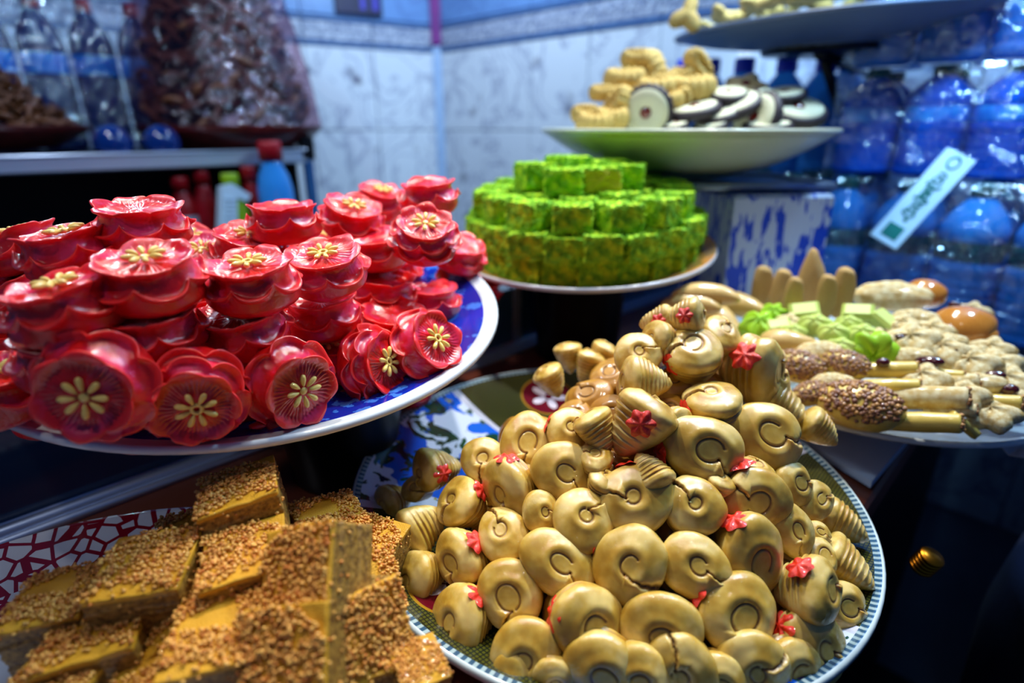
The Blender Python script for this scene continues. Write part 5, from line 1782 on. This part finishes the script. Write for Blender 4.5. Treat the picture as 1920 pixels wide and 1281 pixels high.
# jars and bottles under the shelf
M_RJ = mat('red_plastic', (150, 8, 18), (120, 4, 14), 20, 0.35)
M_YG = mat('yellow_green_plastic', (140, 170, 6), (120, 156, 4), 20, 0.35)
M_GRN = mat('green_plastic', (8, 120, 30), (6, 100, 26), 20, 0.35)
M_GREYL = mat('grey_white_label', (170, 180, 200), (120, 130, 150), 60, 0.5)


def under(name, u, vtop, vbot, wpx, t, m, m2, lab):
    p0, p1 = P(u, vbot, t), P(u, vtop, t)
    h = p1.z - p0.z
    r = wpx * t / FPX / 2
    o = obj(name, lathe(name, [(0.0005, 0), (r * 0.95, 0), (r, h * 0.03), (r, h * 0.66), (r * 0.85, h * 0.76), (r * 0.55, h * 0.84), (r * 0.52, h * 0.9), (0.0005, h * 0.9)], m, 28), None, T((p0.x, p0.y, p0.z)), label=lab, cat='bottle')
    obj('cap', lathe('cap', [(0.0005, h * 0.87), (r * 0.66, h * 0.87), (r * 0.66, h * 0.98), (r * 0.6, h), (0.0005, h)], m if m2 is None else m2, 24), o, T((0, 0, 0)))
    return o, r, h


o, r, h = under('sauce_bottle', 372, 325, 520, 44, 1.20, M_RJ, None, 'red sauce bottle with grey label and green foot band under the shelf, left')
obj('label_band', lathe('label_band', [(r * 1.0, h * 0.36), (r * 1.03, h * 0.37), (r * 1.03, h * 0.62), (r, h * 0.63)], M_GREYL, 24), o, T((0, 0, 0)))
obj('foot_band', lathe('foot_band', [(r * 1.0, h * 0.02), (r * 1.04, h * 0.03), (r * 1.04, h * 0.34), (r, h * 0.35)], M_GRN, 24), o, T((0, 0, 0)))
under('sauce_bottle', 412, 312, 520, 40, 1.22, M_RJ, None, 'red sauce bottle under the shelf, between the labelled one and the yellow-green one')
o, r, h = under('squeeze_bottle', 462, 320, 520, 44, 1.19, M_YG, None, 'yellow-green squeeze bottle under the shelf')
obj('foot_band', lathe('foot_band', [(r * 1.0, h * 0.02), (r * 1.04, h * 0.03), (r * 1.04, h * 0.34), (r, h * 0.35)], M_GRN, 24), o, T((0, 0, 0)))
under('sauce_bottle', 498, 306, 520, 40, 1.23, M_RJ, None, 'dark red sauce bottle right of the yellow-green one')
o, r, h = under('blue_bottle', 540, 262, 520, 60, 1.235, M_WATER, M_CAPR, 'blue water bottle with red cap beside the corner post')

# white ribbed plastic hook, bent like a figure one
pc = P(428, 405, 1.12)
prof2 = [(-0.030, -0.085), (0.006, -0.085), (0.016, 0.035), (0.034, 0.028), (0.044, 0.040), (0.008, 0.062), (-0.010, 0.056)]
V = [(x, y, z) for z in (-0.012, 0.012) for x, y in prof2]
n = len(prof2)
Fc = [tuple(range(n))[::-1], tuple(range(n, 2 * n))] + [(i, (i + 1) % n, (i + 1) % n + n, i + n) for i in range(n)]
M_WPLS = mat('white_plastic', (190, 208, 220), (178, 198, 214), 20, 0.45)
o = obj('plastic_hook', mesh('plastic_hook', V, Fc, M_WPLS, False), None, T(pc, orient(pc, 0, 20, 0)), label='white ribbed plastic hook shaped like a figure one behind the red pastries', cat='hook')
mb = MB()
for k in range(14):
    z = -0.078 + k * 0.0085
    x = -0.010 + k * 0.0009
    mb.box((x, z, 0.013), (0.020, 0.004, 0.003))
obj('ribs', mb.mesh('ribs', M_WPLS), o, T((0, 0, 0)))
pb = P(428, 520, 1.12)
zt = pc.z - 0.08
obj('hook_rack', MB().box((0, 0, 0), (0.06, 0.05, max(0.02, zt - 0.70)), b=0.003).mesh('hook_rack', M_DARK), None, T((pc.x, pc.y + 0.03, (zt + 0.70) / 2 - 0.02)), label='dark narrow rack post carrying the white plastic hook', cat='rack')

# dark poster with purple print on the left wall
pw = CO + DL * 0.27
RLW = Matrix((-DL, -Vector((-DL.y, DL.x, 0)), Vector((0, 0, 1)))).transposed()
o = obj('wall_poster', MB().box((0, 0, 0), (0.150, 0.012, 0.26), b=0.002).mesh('wall_poster', mat('dark_violet_print', (14, 10, 52), (20, 14, 70), 12, 0.4)), None,
        T((pw.x - 0.0, pw.y - 0.0, ZC + 0.086 + 0.13) + (0,) * 0, RLW) @ Matrix.Translation((0, -0.014, 0)), label='dark violet poster hanging high on the left wall by the corner', cat='poster')
for k, (x, w_) in enumerate(((0.012, 0.016), (0.052, 0.018))):
    obj('print_stripe', MB().box((x, -0.0065, -0.05), (w_, 0.001, 0.13)).mesh('print_stripe', mat('violet_print', (70, 60, 190), (60, 50, 170), 20, 0.4)), o, T((0, 0, 0)), label='lighter violet stripe')
